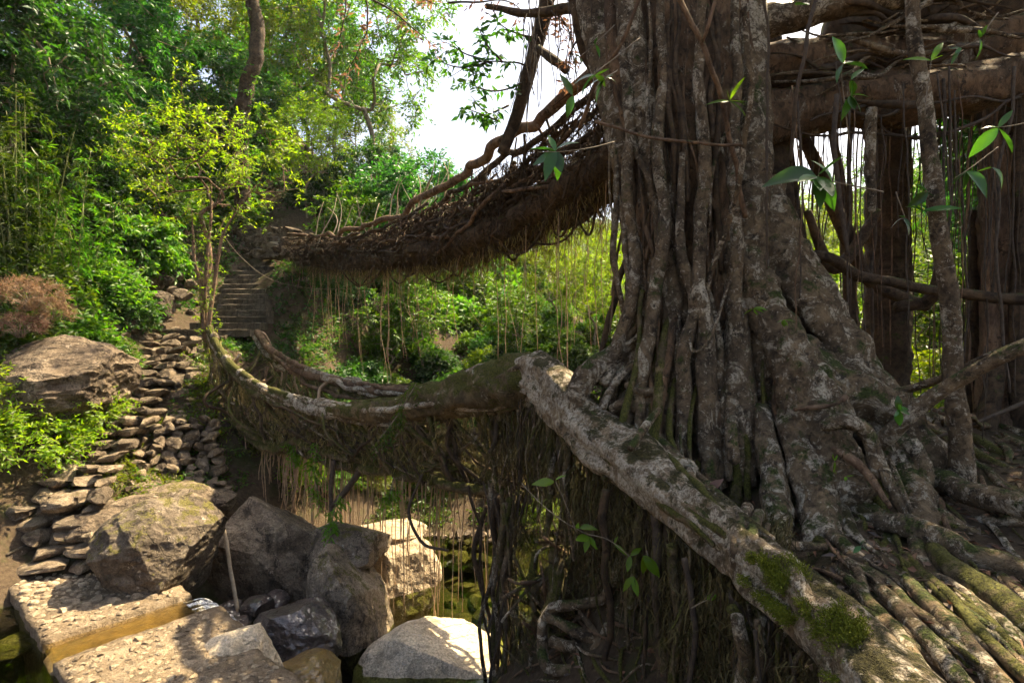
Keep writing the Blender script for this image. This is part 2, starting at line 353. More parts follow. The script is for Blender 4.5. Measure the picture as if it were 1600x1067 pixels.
def watermat():
    m, n, l = newmat('stream_water'); g = geo(n); o = n.new('ShaderNodeOutputMaterial')
    nz = noise(n, l, g.outputs['Position'], 2.2, 3, 0.5)
    bp = n.new('ShaderNodeBump'); bp.inputs['Strength'].default_value = 0.12; bp.inputs['Distance'].default_value = 0.05; l.new(nz, bp.inputs['Height'])
    fr = n.new('ShaderNodeFresnel'); fr.inputs['IOR'].default_value = 1.33; l.new(bp.outputs['Normal'], fr.inputs['Normal'])
    tr = n.new('ShaderNodeBsdfTransparent'); tr.inputs['Color'].default_value = (0.50, 0.56, 0.30, 1)
    gl = n.new('ShaderNodeBsdfGlossy'); gl.inputs['Roughness'].default_value = 0.03; l.new(bp.outputs['Normal'], gl.inputs['Normal'])
    mx = n.new('ShaderNodeMixShader'); l.new(fr.outputs['Fac'], mx.inputs[0]); l.new(tr.outputs[0], mx.inputs[1]); l.new(gl.outputs[0], mx.inputs[2])
    l.new(mx.outputs[0], o.inputs['Surface']); return m
M['water'] = watermat()
def skinmat():
    m, n, l = newmat('shallow_water'); g = geo(n); o = n.new('ShaderNodeOutputMaterial'); nz = noise(n, l, g.outputs['Position'], 9, 4, 0.6)
    bp = n.new('ShaderNodeBump'); bp.inputs['Strength'].default_value = 0.35; bp.inputs['Distance'].default_value = 0.03; l.new(nz, bp.inputs['Height'])
    tr = n.new('ShaderNodeBsdfTransparent'); tr.inputs['Color'].default_value = (0.93, 0.86, 0.66, 1); gl = n.new('ShaderNodeBsdfGlossy'); gl.inputs['Roughness'].default_value = 0.06; l.new(bp.outputs['Normal'], gl.inputs['Normal'])
    fr = n.new('ShaderNodeFresnel'); fr.inputs['IOR'].default_value = 1.33; l.new(bp.outputs['Normal'], fr.inputs['Normal'])
    mx = n.new('ShaderNodeMixShader'); l.new(fr.outputs['Fac'], mx.inputs[0]); l.new(tr.outputs[0], mx.inputs[1]); l.new(gl.outputs[0], mx.inputs[2]); l.new(mx.outputs[0], o.inputs['Surface']); return m
M['skin'] = skinmat()
def foammat():
    m, n, l = newmat('falling_water'); g = geo(n)
    n1 = noise(n, l, g.outputs['Position'], 25, 6, 0.7)
    b = n.new('ShaderNodeBsdfPrincipled'); b.inputs['Base Color'].default_value = (0.8, 0.8, 0.78, 1); b.inputs['Roughness'].default_value = 0.15
    t = n.new('ShaderNodeBsdfTransparent'); mx = n.new('ShaderNodeMixShader'); o = n.new('ShaderNodeOutputMaterial')
    l.new(ramp(n, l, n1, [(0.4, 0.0), (0.62, 0.9)]), mx.inputs[0]); l.new(t.outputs[0], mx.inputs[1]); l.new(b.outputs[0], mx.inputs[2]); l.new(mx.outputs[0], o.inputs['Surface']); return m
M['foam'] = foammat()
def hillmat():
    m, n, l = newmat('forested_hill'); g = geo(n); p = g.outputs['Position']
    n1 = noise(n, l, p, 0.15, 8, 0.75); col = ramp(n, l, n1, [(0.35, (0.02, 0.04, 0.012)), (0.65, (0.07, 0.11, 0.03))])
    finish(n, l, col, 0.95, n1, 1.0, 3.0, 0.1); return m
M['hill'] = hillmat()

# ------------------------------------------------------------------ terrain
WATER = -4.6
ctrl = [P(*c) for c in [
    # stairs line on the left bank
    (60,890,8.7),(60,800,9.2),(110,725,10),(170,660,11),(215,615,12.2),(250,575,13.6),(300,548,15),(370,522,16),(380,484,17.5),(385,440,19.5),(390,400,20.6),
    (10,700,9.6),(60,560,11.8),(100,470,13),(-150,470,11.5),(-150,620,9.2),(-250,900,7),(0,330,14.5),(150,330,16.5),(250,330,18.5),(300,270,22),(450,270,25),(200,170,25),(0,170,21),(-300,200,20),
    (350,340,23),(510,345,23),(200,497,15.5),(150,542,13.2),(250,468,18),
    # bank below the upper bridge's far end and the lower bridge's far end
    (440,412,18.6),(470,425,18.2),(455,520,17.2),(500,560,16.6),(410,562,14.8),(345,540,14.2),(345,600,13.0),(340,660,12.2),(330,745,11.3),(250,750,11.2),(290,772,10.2),(200,790,10),(150,860,8.8),(390,790,11.2),(440,800,12),
    (560,640,16.5),(620,700,15.5),
    # far bank
    (650,790,14.6),(720,800,14.2),(600,620,19),(700,545,21.5),(800,520,22.5),(900,510,23),(970,580,18.5),(860,600,17.5),(850,720,15.5),(700,480,28),(860,480,27),(990,545,21),(1000,490,30),(600,420,33),(800,440,40),
    # right bank behind the tree
    (1200,620,13),(1130,640,10),(1450,660,13),(1450,615,24),(1600,640,14),(1600,480,32),(1750,640,9),(1300,480,38),
    # round the tree's foot
    (990,770,6.3),(1100,770,5.6),(1180,700,6.2),(1250,690,5.8),(1350,670,6.2),(1300,870,4.1),(1420,740,5.5),(1500,760,6.2),(1600,800,5.6),(1500,960,3.3),(1620,920,3.6),(1380,980,3.2),(1480,850,4.4),
    (1020,690,7.6),(920,700,7.6),(880,780,8.0),
    # the bank falling to the stream
    (900,940,6.6),(830,1000,7.3),(980,980,5.7),(1060,1060,4.7),(1180,1090,3.55),(1270,1150,2.9)]]
ctrl += [np.array(c) for c in [
    (0,0,-1.75),(1.5,0,-1.65),(4,0,-1.6),(5,3,-1.5),(-0.6,1.0,-2.6),(-1.6,2.5,-4.3),(-1.0,4.5,-4.9),(-2,6,-5.2),(-2.6,8.2,-5.3),(-1.2,8.2,-5.3),(-0.6,10,-5.4),(-1.6,11.5,-5.3),(0.3,11.5,-5.2),(1.2,13,-5.0),
    (-3.6,9.3,-5.0),(-4.2,8.6,-4.7),(-5.2,9.4,-4.4),(-3.4,10.6,-5.0),(-3.2,12,-4.6),(0.4,8.3,-4.9),(3,15,-4.6),(6,18,-4.0),(-2,0,-5.2),(-5,3,-5.2),(-7,5,-5.0),(-9,6,-4.4),(-12,7,-1),(-14,2,-1),(-3,-5,-5.5),(3,-6,-1.5),(8,-4,-1),(-12,-6,-2),
    (12,6,-1.2),(20,10,-0.5),(20,25,2),(-25,12,8),(-30,25,14),(-14,34,14),(0,45,5),(15,45,3),(-35,-10,8),(30,-10,0),(-60,20,22),(-50,70,30),(0,90,12),(50,70,8),(60,10,2),(60,-50,0),(-60,-50,10),(0,-50,-3),
    (-250,100,60),(250,100,10),(0,300,30),(0,-250,0),(250,-200,0),(-250,-200,20),(250,300,20),(-250,300,70)]]
ctrl = np.array(ctrl)
def _rbf_fit(c):
    xy = c[:,:2]; n = len(c)
    r = np.linalg.norm(xy[:,None]-xy[None], axis=2)
    A = np.zeros((n+3, n+3)); A[:n,:n] = -r-np.eye(n)*(-0.05); A[:n,n] = 1; A[:n,n+1:] = xy; A[n,:n] = 1; A[n+1:,:n] = xy.T
    return np.linalg.solve(A, np.concatenate([c[:,2], [0,0,0]]))
_w = _rbf_fit(ctrl)
def Hs(x, y):
    x = np.atleast_1d(np.asarray(x, float)); y = np.atleast_1d(np.asarray(y, float))
    q = np.stack([x.ravel(), y.ravel()], 1); n = len(ctrl); out = np.zeros(len(q))
    for i in range(0, len(q), 20000):
        s = q[i:i+20000]; r = np.linalg.norm(s[:,None]-ctrl[None,:,:2], axis=2)
        out[i:i+20000] = -r@_w[:n]+_w[n]+s@_w[n+1:]
    q3 = np.stack([q[:,0], q[:,1], np.zeros(len(q))], 1)
    out = out+0.10*fbm(q3*1.1, 4, 3)+0.035*fbm(q3*5.0, 3, 9)
    return out.reshape(x.shape)
def H(x, y): return float(Hs(x, y)[0])
def hit_ground(px, py, d0, lo=0.6, hi=1.5):
    d = np.linspace(d0*lo, d0*hi, 80); z = d*(533.5-py)/F_PX; h = Hs(d*(px-800)/F_PX, d); k = np.nonzero(z < h)[0]
    return float(d[k[0]]) if len(k) else d0
def axis(lo, hi, c, n, k):
    t = np.linspace(-1, 1, n); s = np.sinh(k*t)/np.sinh(k)
    return np.where(t < 0, c+s*(c-lo), c+s*(hi-c))
gx = axis(-260, 260, -1.0, 330, 4.6); gy = axis(-260, 320, 9.0, 330, 4.6)
X, Y = np.meshgrid(gx, gy); Z = Hs(X, Y)
nx = len(gx); ii = np.arange(len(gy)-1)[:,None]*nx+np.arange(nx-1)[None]
g = G().add(np.stack([X, Y, Z], 2).reshape(-1,3), np.stack([ii, ii+1, ii+nx+1, ii+nx], 2).reshape(-1,4))
tag(part('ground', g, M['soil']), kind='structure')
# far hill behind the trees
g = G(); th = np.linspace(-0.5, 1.2, 260); rr = np.linspace(0, 1, 40)
TH, RR = np.meshgrid(th, rr)
D0 = 150+RR*160
hx = np.sin(TH)*D0; hy = np.cos(TH)*D0
hq = np.stack([hx.ravel()*0.02, hy.ravel()*0.02, np.zeros(hx.size)], 1)
prof = 44+26*np.exp(-((TH+0.04)/0.2)**2)+22*np.exp(-((TH-0.75)/0.3)**2)
hz = (np.sin(np.clip(RR*1.7, 0, math.pi/2))*prof+ (fbm(hq, 4, 5)*9+fbm(hq*9, 3, 6)*5.0).reshape(RR.shape)*np.clip(RR*4, 0, 1))+4
n_ = len(th); ii = np.arange(len(rr)-1)[:,None]*n_+np.arange(n_-1)[None]
g.add(np.stack([hx, hy, hz], 2).reshape(-1,3), np.stack([ii, ii+1, ii+n_+1, ii+n_], 2).reshape(-1,4))
tag(part('hill', g, M['hill']), kind='structure')
# stream water: lower pool under the bridge, upper pool beside the causeway
def sheet(name, x0, x1, y0, y1, z, n=12):
    xs = np.linspace(x0, x1, n); ys = np.linspace(y0, y1, n); A, B = np.meshgrid(xs, ys)
    ii = np.arange(n-1)[:,None]*n+np.arange(n-1)[None]
    g = G().add(np.stack([A, B, np.full(A.shape, z)], 2).reshape(-1,3), np.stack([ii, ii+1, ii+n+1, ii+n], 2).reshape(-1,4))
    return tag(part(name, g, M['water']), kind='structure')
sheet('stream_pool', -5.5, 4.5, -8, 17, WATER)

# ------------------------------------------------------------------ rocks
def ico(sub):
    t = (1+5**.5)/2
    v = nrm(np.array([(-1,t,0),(1,t,0),(-1,-t,0),(1,-t,0),(0,-1,t),(0,1,t),(0,-1,-t),(0,1,-t),(t,0,-1),(t,0,1),(-t,0,-1),(-t,0,1)], float))
    f = np.array([(0,11,5),(0,5,1),(0,1,7),(0,7,10),(0,10,11),(1,5,9),(5,11,4),(11,10,2),(10,7,6),(7,1,8),(3,9,4),(3,4,2),(3,2,6),(3,6,8),(3,8,9),(4,9,5),(2,4,11),(6,2,10),(8,6,7),(9,8,1)])
    for _ in range(sub):
        e = np.sort(np.vstack([f[:,[0,1]], f[:,[1,2]], f[:,[2,0]]]), 1); u, inv = np.unique(e, axis=0, return_inverse=True); inv = inv.ravel()
        m = nrm(v[u[:,0]]+v[u[:,1]]); n = len(v); v = np.vstack([v, m]); k = len(f)
        a, b, c = inv[:k]+n, inv[k:2*k]+n, inv[2*k:]+n
        f = np.vstack([np.stack([f[:,0], a, c], 1), np.stack([f[:,1], b, a], 1), np.stack([f[:,2], c, b], 1), np.stack([a, b, c], 1)])
    return v, f
def rock_shape(sub, seed, rough=0.25, cuts=7, box=0.0, fine=0.05):
    r = np.random.default_rng(seed); v, f = ico(sub); v = v.copy()
    if box: v = np.sign(v)*np.abs(v)**(1-box); v = v/np.abs(v).max(axis=0)
    v = v*(1+rough*fbm(v*1.3+seed*3.1, 3, seed))[:,None]
    for _ in range(cuts):
        n = nrm(r.normal(size=3)); d = r.uniform(0.58, 0.9); s = v@n-d
        v = v-np.clip(s, 0, None)[:,None]*n*0.94
    if sub > 2:
        q = v*2.6+seed; v = v*(1+fine*(1.1-2.2*np.abs(fbm(q, 4, seed+1)))+fine*0.55*fbm(v*9+seed, 4, seed+2))[:,None]
    return v, f
def boulder(px, py, d, rx, ry, depth, mat, label, seed, rot=0.0, cuts=7, sub=5, rough=0.25, cat='boulder', box=0.0, tilt=0.0, group=None, name='boulder'):
    v, f = rock_shape(sub, seed, rough, cuts, box)
    sx, sz = rx*d/F_PX, ry*d/F_PX
    c, s = math.cos(rot), math.sin(rot)
    v = v@np.array([[c,s,0],[-s,c,0],[0,0,1]])
    v = v*np.array([sx, depth, sz])
    if tilt:
        c, s = math.cos(tilt), math.sin(tilt); v = v@np.array([[c,0,s],[0,1,0],[-s,0,c]])
    ctr = P(px, py, d); base = ctr-np.array([0,0,sz])
    g = G().add(v+ctr, T=f); me = g.mesh(name, base, False); me.materials.append(mat)
    o = bpy.data.objects.new(name, me); C.objects.link(o); o.location = base
    return tag(o, label, cat, group)
boulder(70,598,10.6,135,72,1.3,M['rock'],'huge flat-topped grey boulder shaded beside the stone steps',11,0.3,9,6,0.22,tilt=0.12)
boulder(252,862,8.5,92,82,0.9,M['rock_moss'],'big rounded boulder with mossy sunlit right side at the causeway end',12,0.5,11,6,0.2)
boulder(430,872,10.2,112,100,1.1,M['rock'],'large dark shaded boulder behind the leaning stick',13,0.2,10,6,0.22)
boulder(548,955,9.2,56,110,0.8,M['rock_moss'],'tall sunlit pale block of rock below the bridge',14,0.9,13,6,0.15,box=0.35)
boulder(545,850,9.8,62,32,0.8,M['rock_moss'],'mossy ledge rock on top of the pale block',15,0.2,8,4,0.25)
boulder(462,990,7.9,74,56,0.55,M['rock_wet'],'wet glistening dark boulder below the little waterfall',16,0.7,6,5,0.2,tilt=-0.35)
boulder(484,1062,7.0,62,34,0.5,M['rock_gold'],'wet golden brown rock at the bottom edge',17,0.2,5,5,0.2)
boulder(688,1056,8.3,128,76,1.0,M['rock_white'],'smooth bright white boulder rising from the pool',18,0.4,7,5,0.13,tilt=0.05)
boulder(628,905,11.0,56,80,0.8,M['rock_pale'],'rounded grey boulder leaning over the green pool',19,0.1,6,5,0.2)
boulder(600,838,11.4,66,20,0.9,M['rock_pale'],'flat sunlit slab lying on the rounded grey boulder',20,0.2,8,4,0.2)
boulder(150,832,9.2,60,34,0.5,M['rock'],'low dark boulder between the steps and the mossy boulder',21,0.2,8,4)
boulder(285,778,10.0,48,24,0.5,M['rock_moss'],'low angular rock on the landing above the mossy boulder',22,0.6,9,4)
boulder(225,790,9.8,52,18,0.5,M['stone'],'flat rock lying along the landing edge',23,0.1,9,4)
boulder(330,782,10.3,36,22,0.4,M['rock'],'dark rock at the right end of the landing',24,0.9,9,4)
boulder(104,785,9.2,28,14,0.35,M['stone'],'pale rounded slab beside the lowest steps',25,0.1,7,3)
boulder(248,482,16.2,32,24,0.5,M['rock'],'dome shaped grey boulder left of the concrete steps',26,0.3,7,4)
boulder(243,441,17.0,17,11,0.3,M['rock'],'round grey boulder above the dome shaped boulder',27,0.5,6,3)
boulder(206,457,15.5,14,9,0.25,M['stone'],'pale wedge of rock against the fern bank',28,0.7,6,3)
boulder(432,386,20.2,18,9,0.3,M['rock_pale'],'pale rounded stone below the upper bridge end',29,0.2,5,3)
for k,(px,py,d,rx,ry) in enumerate([(360,955,8.9,22,14),(402,948,8.8,26,16),(372,975,8.4,16,9),(430,938,9.2,20,14)]):
    boulder(px,py,d,rx,ry,0.25,M['rock_wet'],['reddish wet stone at the foot of the leaning stick','reddish wet stone right of the leaning stick','small wet stone in the cascade','wet stone wedged behind the glistening boulder'][k],40+k,0.3*k,6,3,cat='stone')
for k,(px,py,d,rx,ry) in enumerate([(716,872,12.6,18,11),(748,876,12.4,22,10),(690,868,12.9,12,9)]):
    boulder(px,py,d,rx,ry,0.3,M['rock'],['dark rock at the foot of the pool wall','flat dark rock at the right end of the pool wall','small dark rock at the left end of the pool wall'][k],50+k,0.5*k,7,3,cat='stone')

STONE = []
for k in range(10):
    v, f = rock_shape(3, 100+k, 0.25, 16, 0.6, 0.06); me = G().add(v, T=f).mesh('stone', None, False); me.materials.append(M['stone']); STONE.append(me)
STONE2 = []
for k in range(8):
    v, f = rock_shape(3, 120+k, 0.3, 11, 0.25, 0.06); me = G().add(v, T=f).mesh('stone', None, False); me.materials.append(M['rock']); STONE2.append(me)
COB = []
for k in range(6):
    v, f = rock_shape(2, 140+k, 0.35, 9, 0.2); me = G().add(v, T=f).mesh('cobble', None, False); me.materials.append(M['cobble']); COB.append(me)
R = random.Random(5)
def stone(parent, x, y, z, sx, sy, sz, rz=0.0, pool=STONE, tilt=0.12, name='stone'):
    return put(name, R.choice(pool), (x, y, z), (R.uniform(-tilt, tilt), R.uniform(-tilt, tilt), rz+R.uniform(-0.2, 0.2)), (sx, sy, sz), parent)

# rough stone steps from the causeway up the left bank
st = empty('stone_steps', P(60,880,8.7), 'worn rough stone steps climbing the left bank', 'steps')
path, wd = spline(PL([(38,880,8.55),(40,800,9.15),(82,735,9.8),(118,690,10.4),(158,645,11.2),(195,607,12.1),(228,570,13.1),(262,537,14.4),(300,519,15.3)]), 0.05, [2.5,2.5,2.2,2.0,1.8,1.65,1.6,1.7,2.0])
zs = np.arange(path[0][2]+0.05, path[-1][2], 0.165)
for k, z in enumerate(zs):
    i = int(np.argmin(np.abs(path[:,2]-z))); x0, y0 = path[i][0], path[i][1]; w = wd[i][0]*R.uniform(0.92, 1.12)
    x = x0-w/2
    skew = R.uniform(-0.08, 0.08)
    while x < x0+w/2:
        sw = R.uniform(0.24, 0.62) if k > 4 else R.uniform(0.4, 0.85)
        if x+sw > x0+w/2+0.15: sw = max(0.2, x0+w/2-x)
        stone(st, x+sw/2, y0+skew*(x-x0)+R.uniform(-0.04, 0.04), z-0.085+R.uniform(-0.02, 0.015), sw*0.57, R.uniform(0.24, 0.36), R.uniform(0.085, 0.125))
        x += sw
for k in range(150):
    i = R.randrange(len(path)); sd_ = R.choice([-1, 1]); w = wd[i][0]/2; x = path[i][0]+sd_*(w+R.uniform(0, .45)); y = path[i][1]+R.uniform(-.1, .3); s_ = R.uniform(.06, .17)
    stone(st, x, y, H(x, y)+s_*.3, s_*1.3, s_, s_*.7, R.uniform(0, 3), STONE, 0.4)
def STX(y): return np.interp(y, path[:,1], path[:,0])
# concrete flight above
cs = empty('concrete_steps', P(370,508,15.6), 'straight flight of narrow concrete steps below the stone wall', 'steps')
fl, fw = spline(PL([(310,520,14.9),(335,508,15.4),(372,497,15.9),(378,470,16.9),(382,440,18.4),(386,412,20.1)]), 0.05, [2.5,2.2,1.5,1.4,1.35,1.3])
for z in np.arange(fl[0][2]+0.1, fl[-1][2]+0.02, 0.19):
    i = int(np.argmin(np.abs(fl[:,2]-z))); w = fw[i][0]
    v = np.array([(a,b,c) for a in (-.5,.5) for b in (-.5,.5) for c in (-.5,.5)])
    n = 9; g = G()
    t = np.linspace(-w/2, w/2, n)
    prof = np.array([(-0.02,-0.2),(-0.02,-0.02),(0.0,0.0),(0.5,0.0),(0.5,-0.2)])
    V = np.array([[(tx+fl[i][0], fl[i][1]+p[0]+R.uniform(-.012,.012), z+p[1]+R.uniform(-.01,.01)) for p in prof] for tx in t]).reshape(-1,3)
    ii = np.arange(n-1)[:,None]*5+np.arange(4)[None]
    g.add(V, np.stack([ii, ii+5, ii+6, ii+1], 2).reshape(-1,4), [(0,1,2),(0,2,3),(0,3,4),(5*n-5,5*n-4,5*n-3),(5*n-5,5*n-3,5*n-2),(5*n-5,5*n-2,5*n-1)])
    part('step', g, M['step_concrete'], cs, smooth=False)
# dry stone walls
def wall(name, label, tl, tr, bl, br, size, pool, depth=0.25, seed=1, cat='wall', jit=0.3, aspect=0.65):
    base = (bl+br)/2; e = empty(name, base, label, cat); r = random.Random(seed)
    hgt = np.linalg.norm(tl-bl); rows = max(2, int(hgt/(size*aspect)))
    for a in range(rows):
        t = (a+0.5)/rows; L, Rr = bl*(1-t)+tl*t, br*(1-t)+tr*t; ln = np.linalg.norm(Rr-L); s = 0.0
        while s < ln:
            w = size*r.uniform(0.7, 1.55); p = L+(Rr-L)*min((s+w/2)/ln, 1.0)
            o = put('stone', r.choice(pool), p+np.array([0, r.uniform(-.06,.06), r.uniform(-.03,.03)]), (r.uniform(-jit,jit), r.uniform(-jit,jit), math.atan2(Rr[1]-L[1], Rr[0]-L[0])+r.uniform(-.25,.25)),
                    (w*0.54, depth*r.uniform(.7,1.1), hgt/rows*r.uniform(.5,.66)), e)
            s += w
    return e
wall('retaining_wall', 'dry stone retaining wall of loose rubble below the lower bridge entrance', P(205,650,11.6), P(338,655,12.0), P(165,752,10.6), P(342,745,11.3), 0.24, STONE, seed=3, cat='stone wall', jit=0.4)
wall('terrace_wall', 'rubble stone wall at the top of the concrete steps', P(352,352,21.5), P(455,360,20.4), P(345,408,21.2), P(450,402,19.8), 0.36, STONE2, 0.35, 4, 'stone wall', 0.35)
wall('pool_wall', 'wall of small round stones behind the green pool', P(672,832,13.6), P(770,828,13.4), P(660,872,13.2), P(770,878,12.9), 0.15, STONE2, 0.16, 5, 'stone wall', 0.5, 0.95)
wall('path_edge', 'row of loose stones along the landing', P(180,752,10.4), P(345,752,10.9), P(185,770,10.3), P(350,772,10.7), 0.3, STONE, 0.3, 6, 'stones', 0.3, 0.6)
rub = empty('rubble_bank', P(220,520,14.5), 'loose rubble stones heaped between the steps and the fern bank', 'stones')
for (px,py,d,s) in [(165,525,13.2,.2),(190,517,13.5,.22),(210,525,13.4,.18),(230,505,14.3,.22),(250,500,14.6,.16),(176,533,12.9,.16),(200,540,12.9,.17),(178,510,13.8,.14),(205,508,14,.16),(270,455,16.6,.2),(285,462,16.5,.2),(262,440,17,.18),(280,430,17.6,.2),(300,445,17.4,.18),(272,420,18,.2),(225,430,17,.18),(215,425,17.4,.15),(290,480,16,.2),(275,490,15.7,.16),(300,470,16.4,.16),(255,425,17.8,.17),(310,425,18.4,.18)]+[(R.uniform(150,330), R.uniform(425,548), 0, R.uniform(.06,.2)) for _ in range(110)]:
    d = d or hit_ground(px, py, 15.5, .7, 1.4); p = P(px,py,d)
    if abs(p[0]-STX(p[1])) < .8 or (p[1] > 15.4 and p[0] > -9.1): continue
    stone(rub, p[0], p[1], p[2], s*R.uniform(.9,1.5), s, s*R.uniform(.6,.9), R.uniform(0,3), STONE2, 0.4)
br_ = empty('bed_stones', P(600,1040,8.5), 'scattered pebbles on the stream bed under the green pool', 'stones')
for _ in range(70):
    x, y = R.uniform(-3.2, 0.9), R.uniform(7.8, 12.8); s = R.uniform(0.08, 0.3)
    stone(br_, x, y, H(x, y)+s*0.2, s, s*R.uniform(.7,1.2), s*0.6, R.uniform(0,3), STONE, 0.4)

# ------------------------------------------------------------------ causeway with cobbles and a spill channel
PZ = -3.5
def onp(px, py, z=PZ):
    d = z*F_PX/(533.5-py); return np.array([d*(px-800)/F_PX, d, z])
A0 = onp(105,1067); ax = nrm(np.array([-0.755, 0.655, 0.0])); nr = np.array([ax[1], -ax[0], 0])     # along the walkway, across to the right
cw = empty('cobbled_causeway', A0, 'cobbled concrete causeway crossed by a wet spill channel', 'causeway')
def cwp(s, t, z): return A0+ax*s+nr*t+np.array([0,0,z-PZ])
WID = 1.62
def slab(name, s0, s1, top, mat, t1=WID, rough=0.035, flare=0.0):
    n, m = max(4, int((s1-s0)/0.12)), 18; g = G(); V = []
    for a in range(n+1):
        for b in range(m+1):
            s = s0+(s1-s0)*a/n; t = t1*b/m+flare*(b/m)*max(0, 1-abs(s-0.6)/1.5)
            V.append(cwp(s, t, top))
    V = np.array(V); V[:,2] += rough*fbm(V*3.0, 4, 2)*1.2
    edge = np.array([[b == m for b in range(m+1)] for a in range(n+1)]).ravel()
    V[edge] += fbm(V[edge]*3, 4, 8)[:,None]*nr*0.14
    edg0 = np.array([[b == 0 for b in range(m+1)] for a in range(n+1)]).ravel(); V[edg0] += fbm(V[edg0]*3, 4, 18)[:,None]*nr*0.1; V[edge|edg0, 2] -= 0.02
    V[:m+1] += fbm(V[:m+1]*5, 3, 28)[:,None]*ax*0.03; V[-m-1:] += fbm(V[-m-1:]*5, 3, 29)[:,None]*ax*0.03
    ii = np.arange(n)[:,None]*(m+1)+np.arange(m)[None]; Q = [np.stack([ii, ii+1, ii+m+2, ii+m+1], 2).reshape(-1,4)]
    k = len(V); low = V.copy(); low[:,2] = top-1.3
    ring = list(range(m+1))+[(m+1)*a+m for a in range(1, n+1)]+[(m+1)*n+b for b in range(m-1, -1, -1)]+[(m+1)*a for a in range(n-1, 0, -1)]
    ring = np.array(ring); nn = len(ring); lv = V[ring].copy(); lv[:,2] = top-1.3
    Q.append(np.stack([ring, k+np.arange(nn), k+(np.arange(nn)+1) % nn, np.roll(ring, -1)], 1))
    g.add(np.vstack([V, lv]), np.vstack(Q)); return part(name, g, mat, cw)
CH0, CH1 = 0.62, 1.22
slab('deck_slab', -4.0, CH0, PZ, M['concrete'], WID, flare=0.15)
slab('deck_slab', CH1, 5.1, PZ+0.02, M['concrete'])
slab('channel_bed', CH0-0.04, CH1+0.04, PZ-0.085, M['channel'], WID+0.02)
# water skin in the channel and its fall
g = G(); n = 30; m = 10; V = []
for a in range(n+1):
    for b in range(m+1):
        t = WID*a/n; V.append(cwp(CH0+(CH1-CH0)*b/m, t, PZ-0.045))
ii = np.arange(n)[:,None]*(m+1)+np.arange(m)[None]
wt = part('channel_water', G().add(np.array(V), np.stack([ii, ii+m+1, ii+m+2, ii+1], 2).reshape(-1,4)), M['skin'], cw)
cob_n = 0; cg = G()
pts = []
for _ in range(16000):
    s, t = R.uniform(-1.6, 5.0), R.uniform(0.05, WID-0.08)
    if CH0-0.09 < s < CH1+0.09: continue
    r = R.choice([R.uniform(.028,.05), R.uniform(.045,.075), R.uniform(.06,.105)])
    if all((s-a)**2+(t-b)**2 > ((r+c)*0.92)**2 for a, b, c in pts): pts.append((s, t, r))
pts.sort(key=lambda q: np.linalg.norm(cwp(q[0], q[1], PZ)))
vis = [q for q in pts if abs(cwp(q[0],q[1],PZ)[0]/cwp(q[0],q[1],PZ)[1]) < 0.92 and cwp(q[0],q[1],PZ)[1] > 5.7]
first = set(vis[:300])
for q in pts:
    s, t, r = q; p = cwp(s, t, PZ+(0.02 if s > CH1 else 0)); p[2] += 0.042*float(fbm(p[None]*3.0, 4, 2)[0])
    if q in first:
        put('cobble', R.choice(COB), p+np.array([0,0,-0.006]), (R.uniform(-.25,.25), R.uniform(-.25,.25), R.uniform(0,6)), (r*R.uniform(.8,1.15), r*R.uniform(.6,.95), r*R.uniform(.4,.7)), cw)
    else:
        v, f = rock_shape(1, 140+R.randrange(6), 0.25, 4, 0.1); a = R.uniform(0, 6)
        v = (v*np.array([r, r*.8, r*.55]))@np.array([[math.cos(a),math.sin(a),0],[-math.sin(a),math.cos(a),0],[0,0,1]]); cg.add(v+p+np.array([0,0,-0.006]), T=f)
part('cobbles', cg, M['cobble'], cw, kind='stuff')
# pale rounded apron rock and the waterfall over it
boulder(368,1040,6.75,70,62,0.55,M['rock_white'],'pale washed rock forming the broken edge of the causeway',60,0.6,6,4,0.2,tilt=0.5)
g = G()
for k in range(22):
    f_ = R.uniform(0, 1); a = cwp(CH0+(CH1-CH0)*f_, WID-0.12, PZ-0.05); q = [a, a+nr*0.2+np.array([0,0,-0.02]), a+nr*(0.3+.1*R.random())+np.array([0,0,-0.16]), a+nr*(.42+.2*R.random())-ax*.12*R.random()+np.array([0,0,-0.5]), a+nr*(.55+.3*R.random())-ax*.3*R.random()+np.array([0,0,-1.15])]
    tube(g, q, np.array([0.02,0.026,0.022,0.028,0.05])*R.uniform(.5,1.2), 6, 0.04, 0.5, 16, 0.6, 0.06)
tag(part('waterfall', g, M['foam']), 'little white waterfall spilling from the causeway channel', 'waterfall')
g = G(); tube(g, PL([(350,828,9.0),(358,880,8.95),(366,930,8.9),(372,955,8.85)]), [0.028,0.03,0.032,0.03], 8, 0.06, 0.15, 9, 1, 0.03)
tag(part('leaning_stick', g, M['twig_pale']), 'thin bare stick leaning upright between the two big boulders', 'stick')
# upper pool dark beside the causeway
V = np.array([cwp(s_, t_, -3.64) for t_ in np.linspace(-7, 0.03, 12) for s_ in np.linspace(-4, 5.0, 12)]); ii = np.arange(11)[:,None]*12+np.arange(11)[None]
tag(part('upper_pool', G().add(V, np.stack([ii, ii+12, ii+13, ii+1], 2).reshape(-1,4)), M['water']), kind='structure')
boulder(18,1010,7.0,34,12,0.3,M['rock_moss'],'greenish stone under the dark water left of the causeway',61,0.2,6,3,cat='stone')

